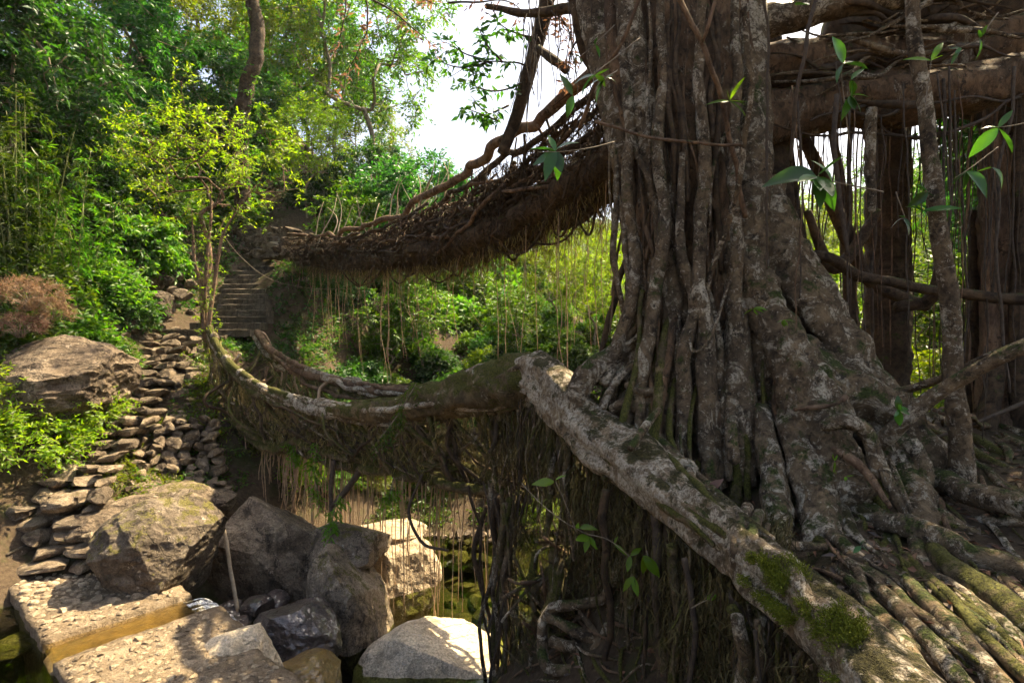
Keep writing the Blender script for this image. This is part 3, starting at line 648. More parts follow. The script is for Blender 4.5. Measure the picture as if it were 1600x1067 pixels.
# ------------------------------------------------------------------ the great fig tree
fig = empty('fig_tree', P(1110,770,6.2), 'massive old fig tree with fluted root-wrapped trunk holding up both bridges', 'tree')
def px_root(name, pts, rpx, mat, parent, sides=14, seg=0.07, wob=0.22, nf=4.5, ell=1.0, wander=0.03, ridge=0.12, d=None):
    """root traced as (px, py, depth); rpx = half widths in pixels"""
    if d is not None:
        k = len(pts); dd = np.interp(np.linspace(0,1,k), np.linspace(0,1,len(d)), d) if hasattr(d, '__len__') else [d]*k
        pts = [(a, b, c) for (a, b), c in zip(pts, dd)]
    rp = np.interp(np.linspace(0,1,len(pts)), np.linspace(0,1,len(np.atleast_1d(rpx))), np.atleast_1d(rpx))
    r = [q*p[2]/F_PX for q, p in zip(rp, pts)]
    g = G(); tube(g, PL(pts), r, sides, seg, wob, nf, ell, wander, ridge)
    return part(name, g, mat, parent)
def rsub(pts, r, name, mat, parent, **k):
    g = G(); tube(g, pts, r, **k); return part(name, g, mat, parent)
# core
g = G()
tube(g, PL([(1075,-700,7.4),(1075,-350,7.3),(1078,-80,7.25),(1082,120,7.2),(1090,300,7.15),(1098,450,7.0),(1108,580,6.9),(1115,700,6.8),(1115,800,6.7)]),
     [0.62,0.66,0.62,0.6,0.6,0.68,0.82,0.98,1.1], 48, 0.06, 0.14, 1.6, 1.0, 0.05, 0.5, seed=77)
trunk_ = part('trunk', g, M['bark_red'], fig)
cols = [
    ([(915,-80),(930,20),(950,110),(972,200),(990,300),(1005,400),(1002,480),(985,560),(955,650)], [24,26,26,25,24,26,28,30,26], [7.0,6.7,6.3], 'bark'),
    ([(975,-80),(985,40),(1000,150),(1022,260),(1042,370),(1062,480),(1078,570),(1082,660),(1092,750)], [20,21,22,24,24,25,26,26,24], [6.5,6.3,5.9], 'bark'),
    ([(955,-60),(962,80),(990,200),(1012,320),(1028,430),(1035,520),(1020,600),(1005,690)], [14,16,18,18,20,18,18], [6.8,6.4,6.2], 'bark_red'),
    ([(1060,-80),(1058,80),(1070,220),(1085,350),(1092,450)], [50,48,42,34,26], [6.75,6.5], 'bark_red'),
    ([(1130,-80),(1122,100),(1118,260),(1122,400),(1120,540),(1128,640),(1140,740)], [36,36,34,32,30,32,34], [6.6,6.3,6.0], 'bark_red'),
    ([(1170,-80),(1172,100),(1178,250),(1172,380),(1178,480),(1195,580),(1215,680),(1230,760)], [26,26,28,26,26,24,24], [6.5,6.2,5.7], 'bark'),
    ([(1195,60),(1205,220),(1215,380),(1225,520),(1235,640)], [22,24,26,24], [7.2,6.6], 'bark_dark'),
    ([(1140,380),(1150,470),(1155,560),(1160,650),(1165,740)], [12,16,20,24,26], [6.1,5.6], 'bark'),
    ([(1090,430),(1098,520),(1102,600),(1112,700),(1118,760)], [10,16,20,20,18], [6.0,5.6], 'bark'),
    ([(1020,300),(1042,400),(1052,480),(1050,560),(1040,640),(1035,720)], [10,14,16,17,18,18], [6.2,5.9], 'bark'),
]
for pts, r, d, m in cols: px_root('root_column', pts, r, M[m], fig, d=d, sides=20, seg=0.05, wob=0.2, ridge=0.18)
for pts, r_, d in [([(1098,-40),(1092,120),(1100,260),(1090,400),(1104,520),(1100,640),(1110,750)], [7,9,10,11,13,14,14], [6.0,5.95,5.75,5.5]),
                 ([(1148,-40),(1152,140),(1142,290),(1152,430),(1146,560),(1160,680),(1170,760)], [6,8,9,11,12,14,14], [6.15,6.0,5.8,5.45]),
                 ([(1030,-40),(1036,100),(1024,220),(1036,330),(1026,440),(1010,540),(990,640)], [6,8,9,10,11,11,12], [6.15,6.0,5.95,5.85]),
                 ([(968,60),(984,180),(978,300),(990,420),(972,520),(945,600)], [6,8,9,10,11,10], [6.35,6.2,6.1]),
                 ([(1066,240),(1060,380),(1080,470),(1062,560),(1066,660),(1056,740)], [5,8,9,11,12,12], [5.95,5.8,5.55])]:
    px_root('root_column', pts, r_, M['bark'], fig, d=d, sides=14, seg=0.045, wob=0.28, nf=5, wander=0.06, ridge=0.15)
# buttresses running down to the right
for pts, r, m, e in [
    ([(1180,290,6.5),(1215,370,6.3),(1262,450,6.1),(1310,530,5.9),(1360,600,5.7),(1410,660,5.5),(1445,740,5.3)], [24,26,27,26,24,24,26], 'bark', 1.5),
    ([(1150,390,6.2),(1180,440,6.0),(1215,520,5.8),(1262,610,5.5),(1300,690,5.2),(1325,780,4.9)], [20,24,28,32,34,30], 'bark', 1.3),
    ([(1205,520,6.0),(1245,570,5.8),(1300,610,5.6),(1370,640,5.5),(1400,655,5.5)], [22,34,36,34,26], 'bark', 1.1),
    ([(1230,430,6.5),(1260,520,6.3),(1290,600,6.2),(1330,680,6.0)], [30,36,40,40], 'bark', 1.0),
    ([(1240,620,5.7),(1260,700,5.3),(1275,790,4.9),(1290,880,4.5)], [26,32,34,30], 'bark', 1.0),
    ([(1330,660,5.8),(1380,700,5.4),(1420,770,5.0),(1440,850,4.6)], [30,36,34,30], 'bark', 1.0),
    ([(1190,640,5.7),(1205,720,5.3),(1215,800,4.9),(1220,870,4.5)], [16,20,22,18], 'bark', 1.0)]:
    px_root('buttress_root', pts, r, M[m], fig, sides=26, seg=0.04, wob=0.42, nf=5, ell=e, ridge=0.4)
# gnarled knot of grey roots left of the foot
knots = [
    ([(1000,500,6.4),(975,545,6.25),(935,572,6.15),(912,600,6.1),(905,640,6.1),(925,690,6.1)], [10,16,20,19,17,16]),
    ([(1010,540,6.1),(1000,590,6.0),(985,640,5.95),(975,700,5.9)], [10,13,13,11]),
    ([(1040,560,6.0),(1022,600,5.9),(1012,650,5.85),(1000,720,5.8)], [8,11,12,12]),
    ([(1055,580,5.9),(1050,610,5.85),(1020,625,5.85),(975,632,5.9),(955,640,5.95)], [8,11,10,9,7]),
    ([(1062,600,5.85),(1040,640,5.8),(1022,680,5.75),(1010,740,5.7)], [9,12,12,10]),
    ([(990,520,6.3),(965,590,6.2),(950,650,6.1),(945,710,6.0)], [9,11,11,10]),
    ([(1005,560,6.05),(970,590,6.05),(940,640,6.0),(920,700,6.0)], [6,7,8,7]),
    ([(1075,640,5.8),(1060,690,5.75),(1048,740,5.7)], [10,12,12]),
    ([(1030,545,5.95),(1032,590,5.85),(1026,640,5.8),(1028,700,5.7)], [5,6,6,5]),
    ([(980,600,5.9),(1010,612,5.8),(1040,604,5.8)], [6,7,6]),
    ([(960,690,5.8),(1000,680,5.7),(1060,700,5.6)], [9,10,8]),
    ([(1020,470,6.15),(985,520,6.2),(950,560,6.2),(920,585,6.2)], [4,5,5,5]),
    ([(1030,480,6.1),(990,530,6.15),(950,545,6.2)], [3,4,4])]
for pts, r in knots: px_root('knotted_root', pts, r, M['bark'], fig, sides=12, seg=0.035, wob=0.3, nf=6, wander=0.04, ridge=0.1)
# random roots flaring from the foot
rr = np.random.default_rng(21)
for k in range(46):
    x0 = rr.uniform(1000, 1240); y0 = rr.uniform(420, 600); d0 = 6.1+rr.uniform(-.1,.2)
    x1 = x0+rr.normal(0, 25)+(x0-1100)*0.25; y1 = rr.uniform(720, 800); d1 = 5.5+rr.uniform(-.2,.2)
    xm = (x0+x1)/2+rr.normal(0, 12)
    r = rr.uniform(2.5, 10)
    px_root('root', [(x0,y0,d0),(xm,(y0+y1)/2,(d0+d1)/2+rr.uniform(-.1,.05)),(x1,y1,d1)], [r*.6,r,r*1.1], M[['bark','bark_moss','bark_red'][k % 3]], fig, sides=10, seg=0.05, wob=0.25, wander=0.08, ridge=0.1)
# thick limbs to the right at the top
limbs = [
    ([(1150,200,6.9),(1230,178,6.8),(1320,160,6.7),(1420,150,6.6),(1520,135,6.5),(1640,105,6.4)], [44,38,36,40,36,34], 'bark_red'),
    ([(1160,110,6.9),(1260,92,6.8),(1380,95,6.9),(1500,80,7.0),(1650,55,7.0)], [36,34,38,40,40], 'bark_red'),
    ([(1140,40,6.7),(1240,24,6.5),(1340,2,6.4),(1460,-20,6.4),(1620,-40,6.4)], [26,24,22,24,24], 'bark'),
    ([(1200,150,7.6),(1320,120,7.6),(1460,100,7.4),(1640,90,7.2)], [40,44,48,50], 'bark_dark'),
    ([(1300,60,7.4),(1400,30,7.4),(1500,25,7.2),(1640,10,7.2)], [30,34,36,36], 'bark_dark'),
    ([(1390,190,9.2),(1430,175,9.0),(1480,162,8.6),(1530,170,8.3),(1575,195,8.0),(1640,190,7.8)], [14,18,20,20,22,22], 'bark_dark')]
limb_ = [px_root('limb', pts, r, M[m], fig, sides=22, seg=0.06, wob=0.25, ridge=0.2) for pts, r, m in limbs]
for k in range(44):
    x0 = rr.uniform(1150, 1420); y0 = rr.uniform(-10, 190); x1 = x0+rr.uniform(120, 330); y1 = y0-rr.uniform(-30, 60)
    px_root('limb_root', [(x0,y0,6.5+rr.uniform(-.2,.4)),((x0+x1)/2,(y0+y1)/2+rr.normal(0,22),6.3+rr.uniform(-.1,.4)),(x1,y1,6.3+rr.uniform(-.1,.4))], [1.5,rr.uniform(2,7),1.5], M[['bark_dark','bark','root_dark'][k % 3]], limb_[k % 3], sides=7, seg=0.07, wander=0.25, ridge=0.0)
# dark stem rising behind the upper bridge and forks beside the trunk
px_root('limb', [(785,240,9.0),(805,185,9.0),(828,110,8.9),(848,30,8.8),(868,-60,8.7),(880,-200,8.6)], [9,10,11,12,13,12], M['bark_dark'], fig)
px_root('limb', [(940,120,7.5),(918,60,7.5),(908,0,7.4),(900,-80,7.4)], [16,18,18,18], M['bark_dark'], fig)
px_root('limb', [(885,110,8.2),(862,92,8.4),(842,76,8.7)], [7,7,6], M['bark_dark'], fig)
px_root('limb', [(925,16,7.6),(880,14,7.8),(820,22,8.2),(760,10,8.6)], [9,8,6,4], M['bark_dark'], fig)
# standing aerial stems on the right
stems = [
    ([(1422,-60,5.2),(1432,60,5.2),(1445,180,5.2),(1462,300,5.15),(1478,430,5.1),(1490,560,5.1),(1505,760,5.1)], [10,11,11,12,13,14,17], 'bark', 'pale_aerial_stem'),
    ([(1380,120,9.6),(1385,260,9.6),(1388,400,9.5),(1385,520,9.4),(1378,640,9.3)], [32,30,30,32,36], 'bark_dark', 'aerial_stem'),
    ([(1408,170,9.9),(1402,280,9.8),(1400,420,9.8)], [16,18,16], 'bark_red', 'aerial_stem'),
    ([(1362,170,5.9),(1360,260,5.9),(1362,330,5.95)], [8,7,6], 'bark', 'aerial_stem'),
    ([(1240,180,7.6),(1280,270,7.6),(1320,360,7.6),(1360,440,7.7),(1450,480,7.6)], [8,10,12,10,8], 'bark_dark', 'aerial_stem'),
    ([(1300,200,8.0),(1318,330,8.0),(1330,470,7.9),(1340,620,7.6)], [6,7,9,12], 'bark_dark', 'aerial_stem'),
    ([(1228,190,7.5),(1240,320,7.4),(1262,420,7.2),(1310,500,7.0)], [7,8,9,9], 'bark_dark', 'aerial_stem'),
    ([(1190,360,6.9),(1230,400,6.8),(1290,400,6.7),(1340,430,6.8),(1400,442,6.9),(1480,458,6.9),(1640,470,6.6)], [6,7,9,9,8,8,9], 'bark_dark', 'aerial_stem'),
    ([(1262,330,7.2),(1300,420,7.3),(1340,380,7.4),(1370,330,7.5)], [6,9,9,7], 'bark_dark', 'aerial_stem'),
    ([(1400,480,7.3),(1450,470,7.2),(1470,420,7.1),(1475,380,7.0)], [9,10,9,7], 'bark_dark', 'aerial_stem'),
    ([(1330,618,5.7),(1400,612,5.5),(1460,595,5.3),(1540,560,5.0),(1640,520,4.7)], [5,6,6,6,7], 'bark', 'aerial_stem'),
    ([(1375,690,5.2),(1420,650,5.0),(1490,600,4.8),(1560,560,4.6),(1650,525,4.4)], [14,12,11,11,12], 'bark', 'aerial_stem'),
    ([(1440,690,6.0),(1500,670,6.0),(1570,640,6.0),(1650,610,6.0)], [2,2.5,3,3], 'root_dark', 'aerial_stem')]
for pts, r, m, nme in stems: px_root(nme, pts, r, M[m], fig, sides=14, seg=0.06, wob=0.2, ridge=0.1)
# roots lying on the mound and running out to the bottom right
ground_roots = [
    ([(1440,745,5.2),(1480,755,5.0),(1530,775,4.7),(1580,785,4.5),(1660,815,4.2)], [16,18,18,20,22], 'bark'),
    ([(1370,815,4.5),(1420,822,4.3),(1470,845,4.1),(1520,870,3.9),(1570,880,3.75),(1660,925,3.5)], [12,20,22,20,20,22], 'bark'),
    ([(1285,668,5.0),(1320,660,4.9),(1350,672,4.85),(1365,705,4.8),(1368,745,4.75)], [9,12,12,11,8], 'bark'),
    ([(1420,690,5.1),(1440,730,5.0),(1445,770,4.9),(1432,800,4.8)], [12,14,12,9], 'bark'),
    ([(1268,540,5.6),(1290,575,5.5),(1318,625,5.3),(1330,650,5.2)], [6,8,8,7], 'bark'),
    ([(1300,700,4.9),(1330,715,4.8),(1360,745,4.7),(1390,790,4.5)], [4,7,6,4], 'bark_brown'),
    ([(1365,690,4.9),(1385,740,4.7),(1415,800,4.55),(1430,830,4.5)], [8,9,9,7], 'bark'),
    ([(1390,720,4.8),(1405,760,4.6),(1425,800,4.5)], [4,5,4], 'bark'),
    ([(1240,640,5.2),(1290,632,5.1),(1322,620,5.1)], [3,4,4], 'bark_brown'),
    ([(1130,790,4.6),(1190,830,4.4),(1240,850,4.3),(1290,855,4.3)], [7,8,8,6], 'bark'),
    ([(1125,800,4.6),(1180,850,4.2),(1235,890,3.9),(1290,930,3.6)], [5,6,6,5], 'bark'),
    ([(1325,905,3.75),(1370,955,3.4),(1420,1010,3.1),(1480,1100,2.75)], [8,11,13,15], 'bark'),
    ([(1375,920,3.6),(1420,965,3.35),(1475,1025,3.05),(1530,1100,2.75)], [10,13,15,17], 'bark'),
    ([(1415,905,3.6),(1460,950,3.35),(1520,1015,3.05),(1590,1100,2.75)], [9,13,15,17], 'bark'),
    ([(1450,900,3.7),(1500,950,3.4),(1560,1010,3.1),(1640,1090,2.8)], [8,9,11,12], 'bark_moss'),
    ([(1300,925,3.7),(1340,965,3.4),(1400,1030,3.1),(1440,1090,2.9)], [6,7,9,9], 'bark'),
    ([(1490,880,3.85),(1540,960,3.5),(1610,1050,3.1)], [4,5,5], 'bark'),
    ([(1330,880,3.9),(1350,930,3.6),(1370,960,3.5)], [8,8,6], 'bark'),
    ([(1460,860,4.1),(1500,900,3.9),(1560,940,3.7),(1640,1000,3.4)], [14,20,24,26], 'bark_moss')]
for pts, r, m in ground_roots:
    pts = [(x_, y_, min(d_, hit_ground(x_, y_, d_, .75, 1.3)*.984)) if y_ > 760 else (x_, y_, d_) for (x_, y_, d_) in pts]
    px_root('surface_root', pts, r, M[m], fig, sides=14, seg=0.04, wob=0.28, nf=6, wander=0.03, ridge=0.12)
for k in range(60):
    x0 = rr.uniform(1180, 1560); y0 = rr.uniform(640, 950); d0 = np.interp(y0, [640,760,850,950],[5.4,4.9,4.2,3.5])
    dx, dy = rr.uniform(20, 90), rr.uniform(20, 90); x1, y1 = x0+dx, y0+dy; d1 = np.interp(y1, [640,760,850,950,1060],[5.4,4.9,4.2,3.5,3.0]); r = rr.uniform(1.5, 6)
    xm, ym = (x0+x1)/2+rr.normal(0,8), (y0+y1)/2; d0, dm, d1 = hit_ground(x0,y0,d0), hit_ground(xm,ym,(d0+d1)/2)-.03, hit_ground(x1,y1,d1)
    px_root('surface_root', [(x0,y0,d0),(xm,ym,dm),(x1,y1,d1)], [r*.6,r,r*.6], M[['bark','bark_moss','bark_brown'][k % 3]], fig, sides=8, seg=0.05, wob=0.25, wander=0.1, ridge=0)
for k in range(40):                                                  # thin roots clinging to the trunk
    x0 = rr.uniform(950, 1200); y0 = rr.uniform(-60, 420); x1 = x0+rr.normal(10, 25); y1 = y0+rr.uniform(150, 420); r = rr.uniform(1.5, 5)
    dd = lambda x: 6.05+abs(x-1085)/140*.45
    px_root('clinging_root', [(x0,y0,dd(x0)),((x0*2+x1)/3+rr.normal(0,8),(y0*2+y1)/3,dd(x0)-.08),((x0+x1*2)/3+rr.normal(0,8),(y0+y1*2)/3,dd(x1)-.12),(x1,y1,dd(x1)-.15)], [r*.6,r,r*1.1,r*.8], M[['bark_red','bark','bark_dark'][k % 3]], trunk_, sides=8, seg=.06, wob=.25, wander=.08, ridge=0)
for k in range(105):                                                  # roots fanning out to the bottom right corner
    x0 = rr.uniform(1270, 1560); y0 = rr.uniform(840, 960); sl = rr.uniform(.75, 1.15); L_ = rr.uniform(90, 240); x1, y1 = x0+L_, y0+L_*sl; r = rr.uniform(1.8, 7.5)
    dq = lambda y: float(np.interp(y, [840,900,960,1030,1100,1200],[4.15,3.7,3.35,3.05,2.75,2.45]))
    P4 = [(x0*(1-f_)+x1*f_+(rr.normal(0,13) if 0 < f_ < 1 else 0), y0*(1-f_)+y1*f_) for f_ in (0, .33, .67, 1)]
    px_root('surface_root', [(a_, b_, hit_ground(a_, b_, dq(b_))-(.02 if 0 < q_ < 3 else -.03)) for q_, (a_, b_) in enumerate(P4)], [r*.6,r,r*1.1,r*.8], M[['bark','bark_pale','bark_moss','bark'][k % 4]], fig, sides=9, seg=.045, wob=.3, wander=.06, ridge=.1)
for k in range(58):                                                  # roots spread over the mound right of the trunk
    x0 = rr.uniform(1230, 1540); y0 = rr.uniform(640, 830); an = rr.uniform(.1, 1.2); L_ = rr.uniform(50, 150); r = rr.uniform(3, 12)*(1 if k % 3 else .5)
    P4 = [(x0+L_*f_*math.cos(an)+(rr.normal(0,7) if 0 < f_ < 1 else 0), y0+L_*f_*math.sin(an)) for f_ in (0, .33, .67, 1)]
    px_root('surface_root', [(a_, b_, hit_ground(a_, b_, float(np.interp(b_, [640,760,850,950],[5.6,5.0,4.3,3.5])), .7, 1.5)-(.03 if 0 < q_ < 3 else -.03)) for q_, (a_, b_) in enumerate(P4)], [r*.6,r,r*1.05,r*.6], M[['bark','bark_pale','bark_moss','bark'][k % 4]], fig, sides=10, seg=.045, wob=.35, nf=6, wander=.08, ridge=.15)
# lianas and twigs on the trunk
li = [([(1160,-40,5.0),(1172,80,5.1),(1170,180,5.2),(1160,270,5.4),(1140,350,5.6),(1118,410,5.8),(1100,470,5.9)], 4.5, 'bark', 'pale looping liana hanging down the middle of the great trunk'),
      ([(1045,-40,5.2),(1095,70,5.3),(1130,170,5.5),(1150,260,5.7),(1165,340,5.9)], 4, 'bark_brown', 'thin brown liana slanting across the great trunk'),
      ([(930,190,6.0),(990,205,5.8),(1050,222,5.6),(1110,227,5.5),(1165,226,5.5)], 2.5, 'bark_brown', 'thin liana stretched sideways across the great trunk'),
      ([(1125,-40,5.2),(1110,40,5.2),(1095,70,5.3)], 3, 'bark_brown', 'short forked liana at the top of the great trunk'),
      ([(1010,-40,5.4),(975,60,5.6),(925,140,5.9),(905,200,6.2)], 3, 'bark_brown', 'bare twig slanting left in front of the trunk'),
      ([(1075,510,5.8),(1085,545,5.6),(1105,540,5.6),(1125,500,5.7),(1140,440,5.8)], 2.5, 'bark', 'looped thin root hanging at the front of the trunk'),
      ([(990,250,6.4),(985,360,6.5),(965,440,6.6),(945,540,6.6),(930,600,6.5)], 5, 'bark_dark', 'dark bowed root standing off the left of the trunk'),
      ([(1280,-30,5.0),(1262,60,5.0),(1248,150,5.1),(1235,250,5.3)], 3, 'root_dark', 'dark thin liana hanging below the top limbs'),
      ([(1190,-30,5.4),(1198,100,5.5),(1200,250,5.6),(1198,420,5.7)], 2, 'root_dark', 'straight dark cord root hanging right of the trunk')]
for pts, r, m, lab in li:
    g = G(); tube(g, PL(pts), [r*p[2]/F_PX for p in pts], 8, 0.05, 0.2, 6, 1, 0.06)
    tag(part('liana', g, M[m]), lab, 'liana', 'lianas on the great trunk')
# hanging aerial roots on the right: every one a part of the fig
for k in range(115):
    d = rr.uniform(5.5, 10.5); x = rr.uniform(1225, 1620); yt = rr.uniform(90, 190); yb = rr.uniform(300, 700); r = rr.choice([0.006,0.008,0.011,0.016,0.028], p=[.36,.34,.2,.08,.02])
    a, b = P(x, yt, d), P(x+rr.normal(0,10), yb, d)
    zb = max(b[2], H(b[0], b[1]) if k % 3 else b[2])
    b = np.array([b[0], b[1], zb]); mid = (a+b)/2+np.array([rr.normal(0,.06), rr.normal(0,.06), 0])
    g = G(); tube(g, [a, mid, b], [r*1.1, r, r*0.8], 6, 0.12, 0.2, 6, 1, 0.05)
    part('aerial_root', g, M['root_dark' if k % 4 else 'bark_brown'], fig)
for k in range(26):
    d = rr.uniform(6.5, 8.2); x = rr.uniform(820, 960); yt = rr.uniform(-60, 60); yb = yt+rr.uniform(60, 200)
    a, b = P(x, yt, d), P(x+rr.normal(0,14), yb, d)
    g = G(); tube(g, [a, (a+b)/2+rr.normal(0,.06,3), b], [0.008,0.008,0.005], 5, 0.1, 0.2, 6, 1, 0.06); part('aerial_root', g, M['root_dark'], fig)

# ------------------------------------------------------------------ the living root bridges
def lerp_curve(pts, n=80):
    c, _ = spline(PL(pts), 0.1); L = np.concatenate([[0], np.cumsum(np.linalg.norm(np.diff(c, axis=0), axis=1))])/1.0
    t = np.linspace(0, L[-1], n); return np.stack([np.interp(t, L, c[:,k]) for k in range(3)], 1)
def at_t(c, t):
    x = np.clip(t, 0, 1)*(len(c)-1); i = np.minimum(x.astype(int), len(c)-2); f = (x-i)[:,None]; return c[i]*(1-f)+c[i+1]*f
# --- upper bridge
ub = empty('upper_root_bridge', P(980,260,8.0), 'dark shaggy upper root bridge rising from the stone wall to the trunk', 'bridge')
u_bot = lerp_curve([(985,245,7.9),(860,322,9.3),(740,382,11),(640,405,13),(540,412,15.5),(450,404,18.2)])
u_rail = lerp_curve([(950,95,7.9),(870,160,8.8),(800,215,9.8),(700,290,11.7),(600,345,14),(520,364,16),(450,366,18.2)])
UP = np.array([0.77, 0.63, 0])*1.25
u_mid = u_bot*0.72+u_rail*0.28
# thick structural roots
def strand_along(c, off0, off1, r0, r1, name, mat, parent, t0=0.0, t1=1.0, sides=9, wander=0.1, seg=0.1, wob=0.25, n=14, nf=4.5):
    t = np.linspace(t0, t1, n); p = at_t(c, t)+np.linspace(0,1,n)[:,None]*(np.asarray(off1)-np.asarray(off0))+np.asarray(off0)
    return rsub(p, np.linspace(r0, r1, n), name, mat, parent, sides=sides, seg=seg, wob=wob, nf=nf, wander=wander, ridge=0.1)
for k in range(30):
    s = rr.uniform(0, 1); base = u_bot*(1-s*0.35)+u_rail*(s*0.35); w = rr.uniform(0, 1)
    r = rr.uniform(0.05, 0.14)
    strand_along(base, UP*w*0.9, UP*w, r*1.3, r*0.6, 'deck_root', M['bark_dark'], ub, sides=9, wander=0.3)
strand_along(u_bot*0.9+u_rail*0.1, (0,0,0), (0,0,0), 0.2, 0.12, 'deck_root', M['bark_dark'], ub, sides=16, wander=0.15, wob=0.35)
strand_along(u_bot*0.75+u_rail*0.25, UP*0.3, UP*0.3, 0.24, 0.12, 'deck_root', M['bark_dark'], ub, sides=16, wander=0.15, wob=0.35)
for w in (0, 1):
    strand_along(u_rail, UP*w, UP*w, 0.10, 0.045, 'hand_rail', M['bark_brown'], ub, sides=10, wander=0.22)
    strand_along(u_rail*0.8+u_bot*0.2, UP*w, UP*w, 0.06, 0.03, 'hand_rail', M['bark_dark'], ub, sides=8, wander=0.25)
for k in range(60):                                                  # woven uprights between deck and rail
    t = rr.uniform(0, 0.93); w = rr.integers(0, 2); a = at_t(u_bot, np.array([t]))[0]; b = at_t(u_rail, np.array([np.clip(t+rr.normal(0,.05),0,1)]))[0]
    b = b+(b-a)*rr.uniform(-.3, .12); r = rr.uniform(.012, .035)
    rsub([a+UP*w, (a+b)/2+UP*w+rr.normal(0,.12,3), b+UP*w], [r*1.4, r, r*.7], 'rail_root', M['bark_dark' if k % 3 else 'bark_brown'], ub, sides=7, seg=0.1, wander=0.1)
for k in range(210):                                                  # tangle of slanting roots on the near side
    t = rr.uniform(0, 0.8); s0, s1 = rr.uniform(-.05, .9), rr.uniform(-.1, .8); dt = rr.uniform(.05, .25)
    A = lambda t, s: at_t(u_bot, np.array([t]))[0]*(1-s)+at_t(u_rail, np.array([t]))[0]*s
    off = -UP*rr.uniform(0, .2)+UP*rr.uniform(0, .3); r = rr.uniform(.01, .042)
    rsub([A(t, s0)+off, A(t+dt/2, (s0+s1)/2)+off+rr.normal(0,.08,3), A(min(t+dt,1), s1)+off], [r, r, r*.6], 'woven_root', M[['bark_dark','root_dark','bark_brown'][k % 3]], ub, sides=6, seg=0.12, wander=0.2)
for k in range(34):                                                  # dead sticks and shoots standing off the rail's far end
    t = rr.uniform(0.35, 0.85); a = at_t(u_rail, np.array([t]))[0]+UP*rr.integers(0,2); L = rr.uniform(.5, 1.4)
    b = a+np.array([rr.normal(0,.35), rr.normal(0,.3), 1])*L
    rsub([a-(b-a)*.4, (a+b)/2+rr.normal(0,.08,3), b], [.018,.013,.006], 'shoot', M['twig_pale' if k % 2 else 'twig'], ub, sides=5, seg=0.15, wander=0.06)
g = G(); n = 20000
t = rr.uniform(0, 1, n)**1.15; s = np.abs(rr.uniform(-0.1, 0.8, n))
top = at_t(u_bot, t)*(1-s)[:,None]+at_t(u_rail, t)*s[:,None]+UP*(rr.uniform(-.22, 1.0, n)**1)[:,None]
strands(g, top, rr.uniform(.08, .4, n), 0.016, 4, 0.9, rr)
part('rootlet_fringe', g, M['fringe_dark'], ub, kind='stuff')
g = G(); n = 2600; t = rr.uniform(0, 1, n)
top = at_t(u_bot, t)+UP*rr.uniform(-.1, 1, n)[:,None]+np.array([0,0,-.18]); strands(g, top, rr.uniform(.08, .5, n), 0.009, 4, 0.25, rr)
part('lower_fringe', g, M['fringe'], ub, kind='stuff')
for k in range(140):                                                 # long roots hanging below the upper bridge
    t = rr.uniform(0.03, 1.0); a = at_t(u_bot, np.array([t]))[0]+UP*rr.uniform(0, 1)+np.array([0,0,-.1]); L = rr.choice([rr.uniform(.3, 1.3), rr.uniform(1.0, 3.4)])
    r = rr.uniform(.003, .0075)
    rsub([a, a+np.array([rr.normal(0,.05), rr.normal(0,.05), -L*.5]), a+np.array([rr.normal(0,.1), rr.normal(0,.1), -L])], [r*1.3, r, r*.6], 'hanging_root', M['root_tan'], ub, sides=5, seg=0.15, wander=0.06, wob=0.1)
for k in range(16):                                                  # curved roots drooping below
    t = rr.uniform(0.05, 0.7); a = at_t(u_bot, np.array([t]))[0]+UP*rr.uniform(0, .5); b = at_t(u_bot, np.array([t+rr.uniform(.05, .2)]))[0]+UP*rr.uniform(0,.5)
    rsub([a, (a+b)/2+np.array([0,0,-rr.uniform(.2,.6)]), b], [.025,.02,.018], 'looped_root', M['bark_dark'], ub, sides=7, seg=0.08, wander=0.1)

# --- lower bridge
lb = empty('lower_root_bridge', P(800,760,8.0), 'mossy lower root bridge with gnarled handrail roots crossing the stream', 'bridge')
l_rail = [(325,512,13.0),(345,555,12.6),(390,600,11.9),(450,626,11.0),(520,642,10.2),(600,644,9.3),(680,630,8.5),(760,607,7.8),(815,592,7.45),(850,586,7.3)]
rail_b = px_root('hand_rail', l_rail[4:], [12,19,29,36,38,34], M['bark_moss'], lb, sides=26, seg=0.04, wob=0.4, nf=4, wander=0.05, ridge=0.3)
rail_a = px_root('hand_rail', l_rail[:6], [6,6,7,8,11,10], M['bark_rail'], lb, sides=14, seg=0.04, wob=0.5, nf=6, wander=0.06, ridge=0.2)
_q = np.random.default_rng(71)
for k in range(11):                                                  # strands twisted round the near rail
    a_, b_ = sorted(_q.choice(10, 2, replace=False)); b_ = min(9, max(b_, a_+3)); ph = _q.uniform(0, 6.28); pts = []
    for j in range(a_, b_+1):
        x_, y_, d_ = l_rail[j]; rad = [6,6.5,8,9,11,19,28,35,37,34][j]*0.95; an = ph+j*_q.uniform(.7,1.1)
        pts.append((x_+rad*.3*math.cos(an), y_-rad*math.sin(an), d_-abs(math.cos(an))*rad*d_/F_PX))
    px_root('rail_strand', pts, _q.uniform(2.5, 6), M[['bark_rail','bark_moss','bark'][k % 3]], rail_b, sides=9, seg=0.04, wob=0.35, nf=7, wander=0.06)
for k in range(9):                                                   # short knots and stubs on the left half
    j = _q.uniform(.3, 5.5); i_ = int(j); f_ = j-i_; p_ = np.array(l_rail[i_])*(1-f_)+np.array(l_rail[i_+1])*f_
    px_root('knot', [(p_[0]-6, p_[1]+2, p_[2]), (p_[0], p_[1]-4, p_[2]-.08), (p_[0]+_q.uniform(4,9), p_[1]-_q.uniform(-2,9), p_[2])], [4,6,3], M['bark_rail'], rail_a, sides=9, seg=.03, wob=.4)
far_r = [(402,518,15.0),(430,556,14.1),(480,584,13.0),(560,603,11.8),(650,609,10.8),(740,602,10.0),(820,590,9.4),(880,585,9.0)]
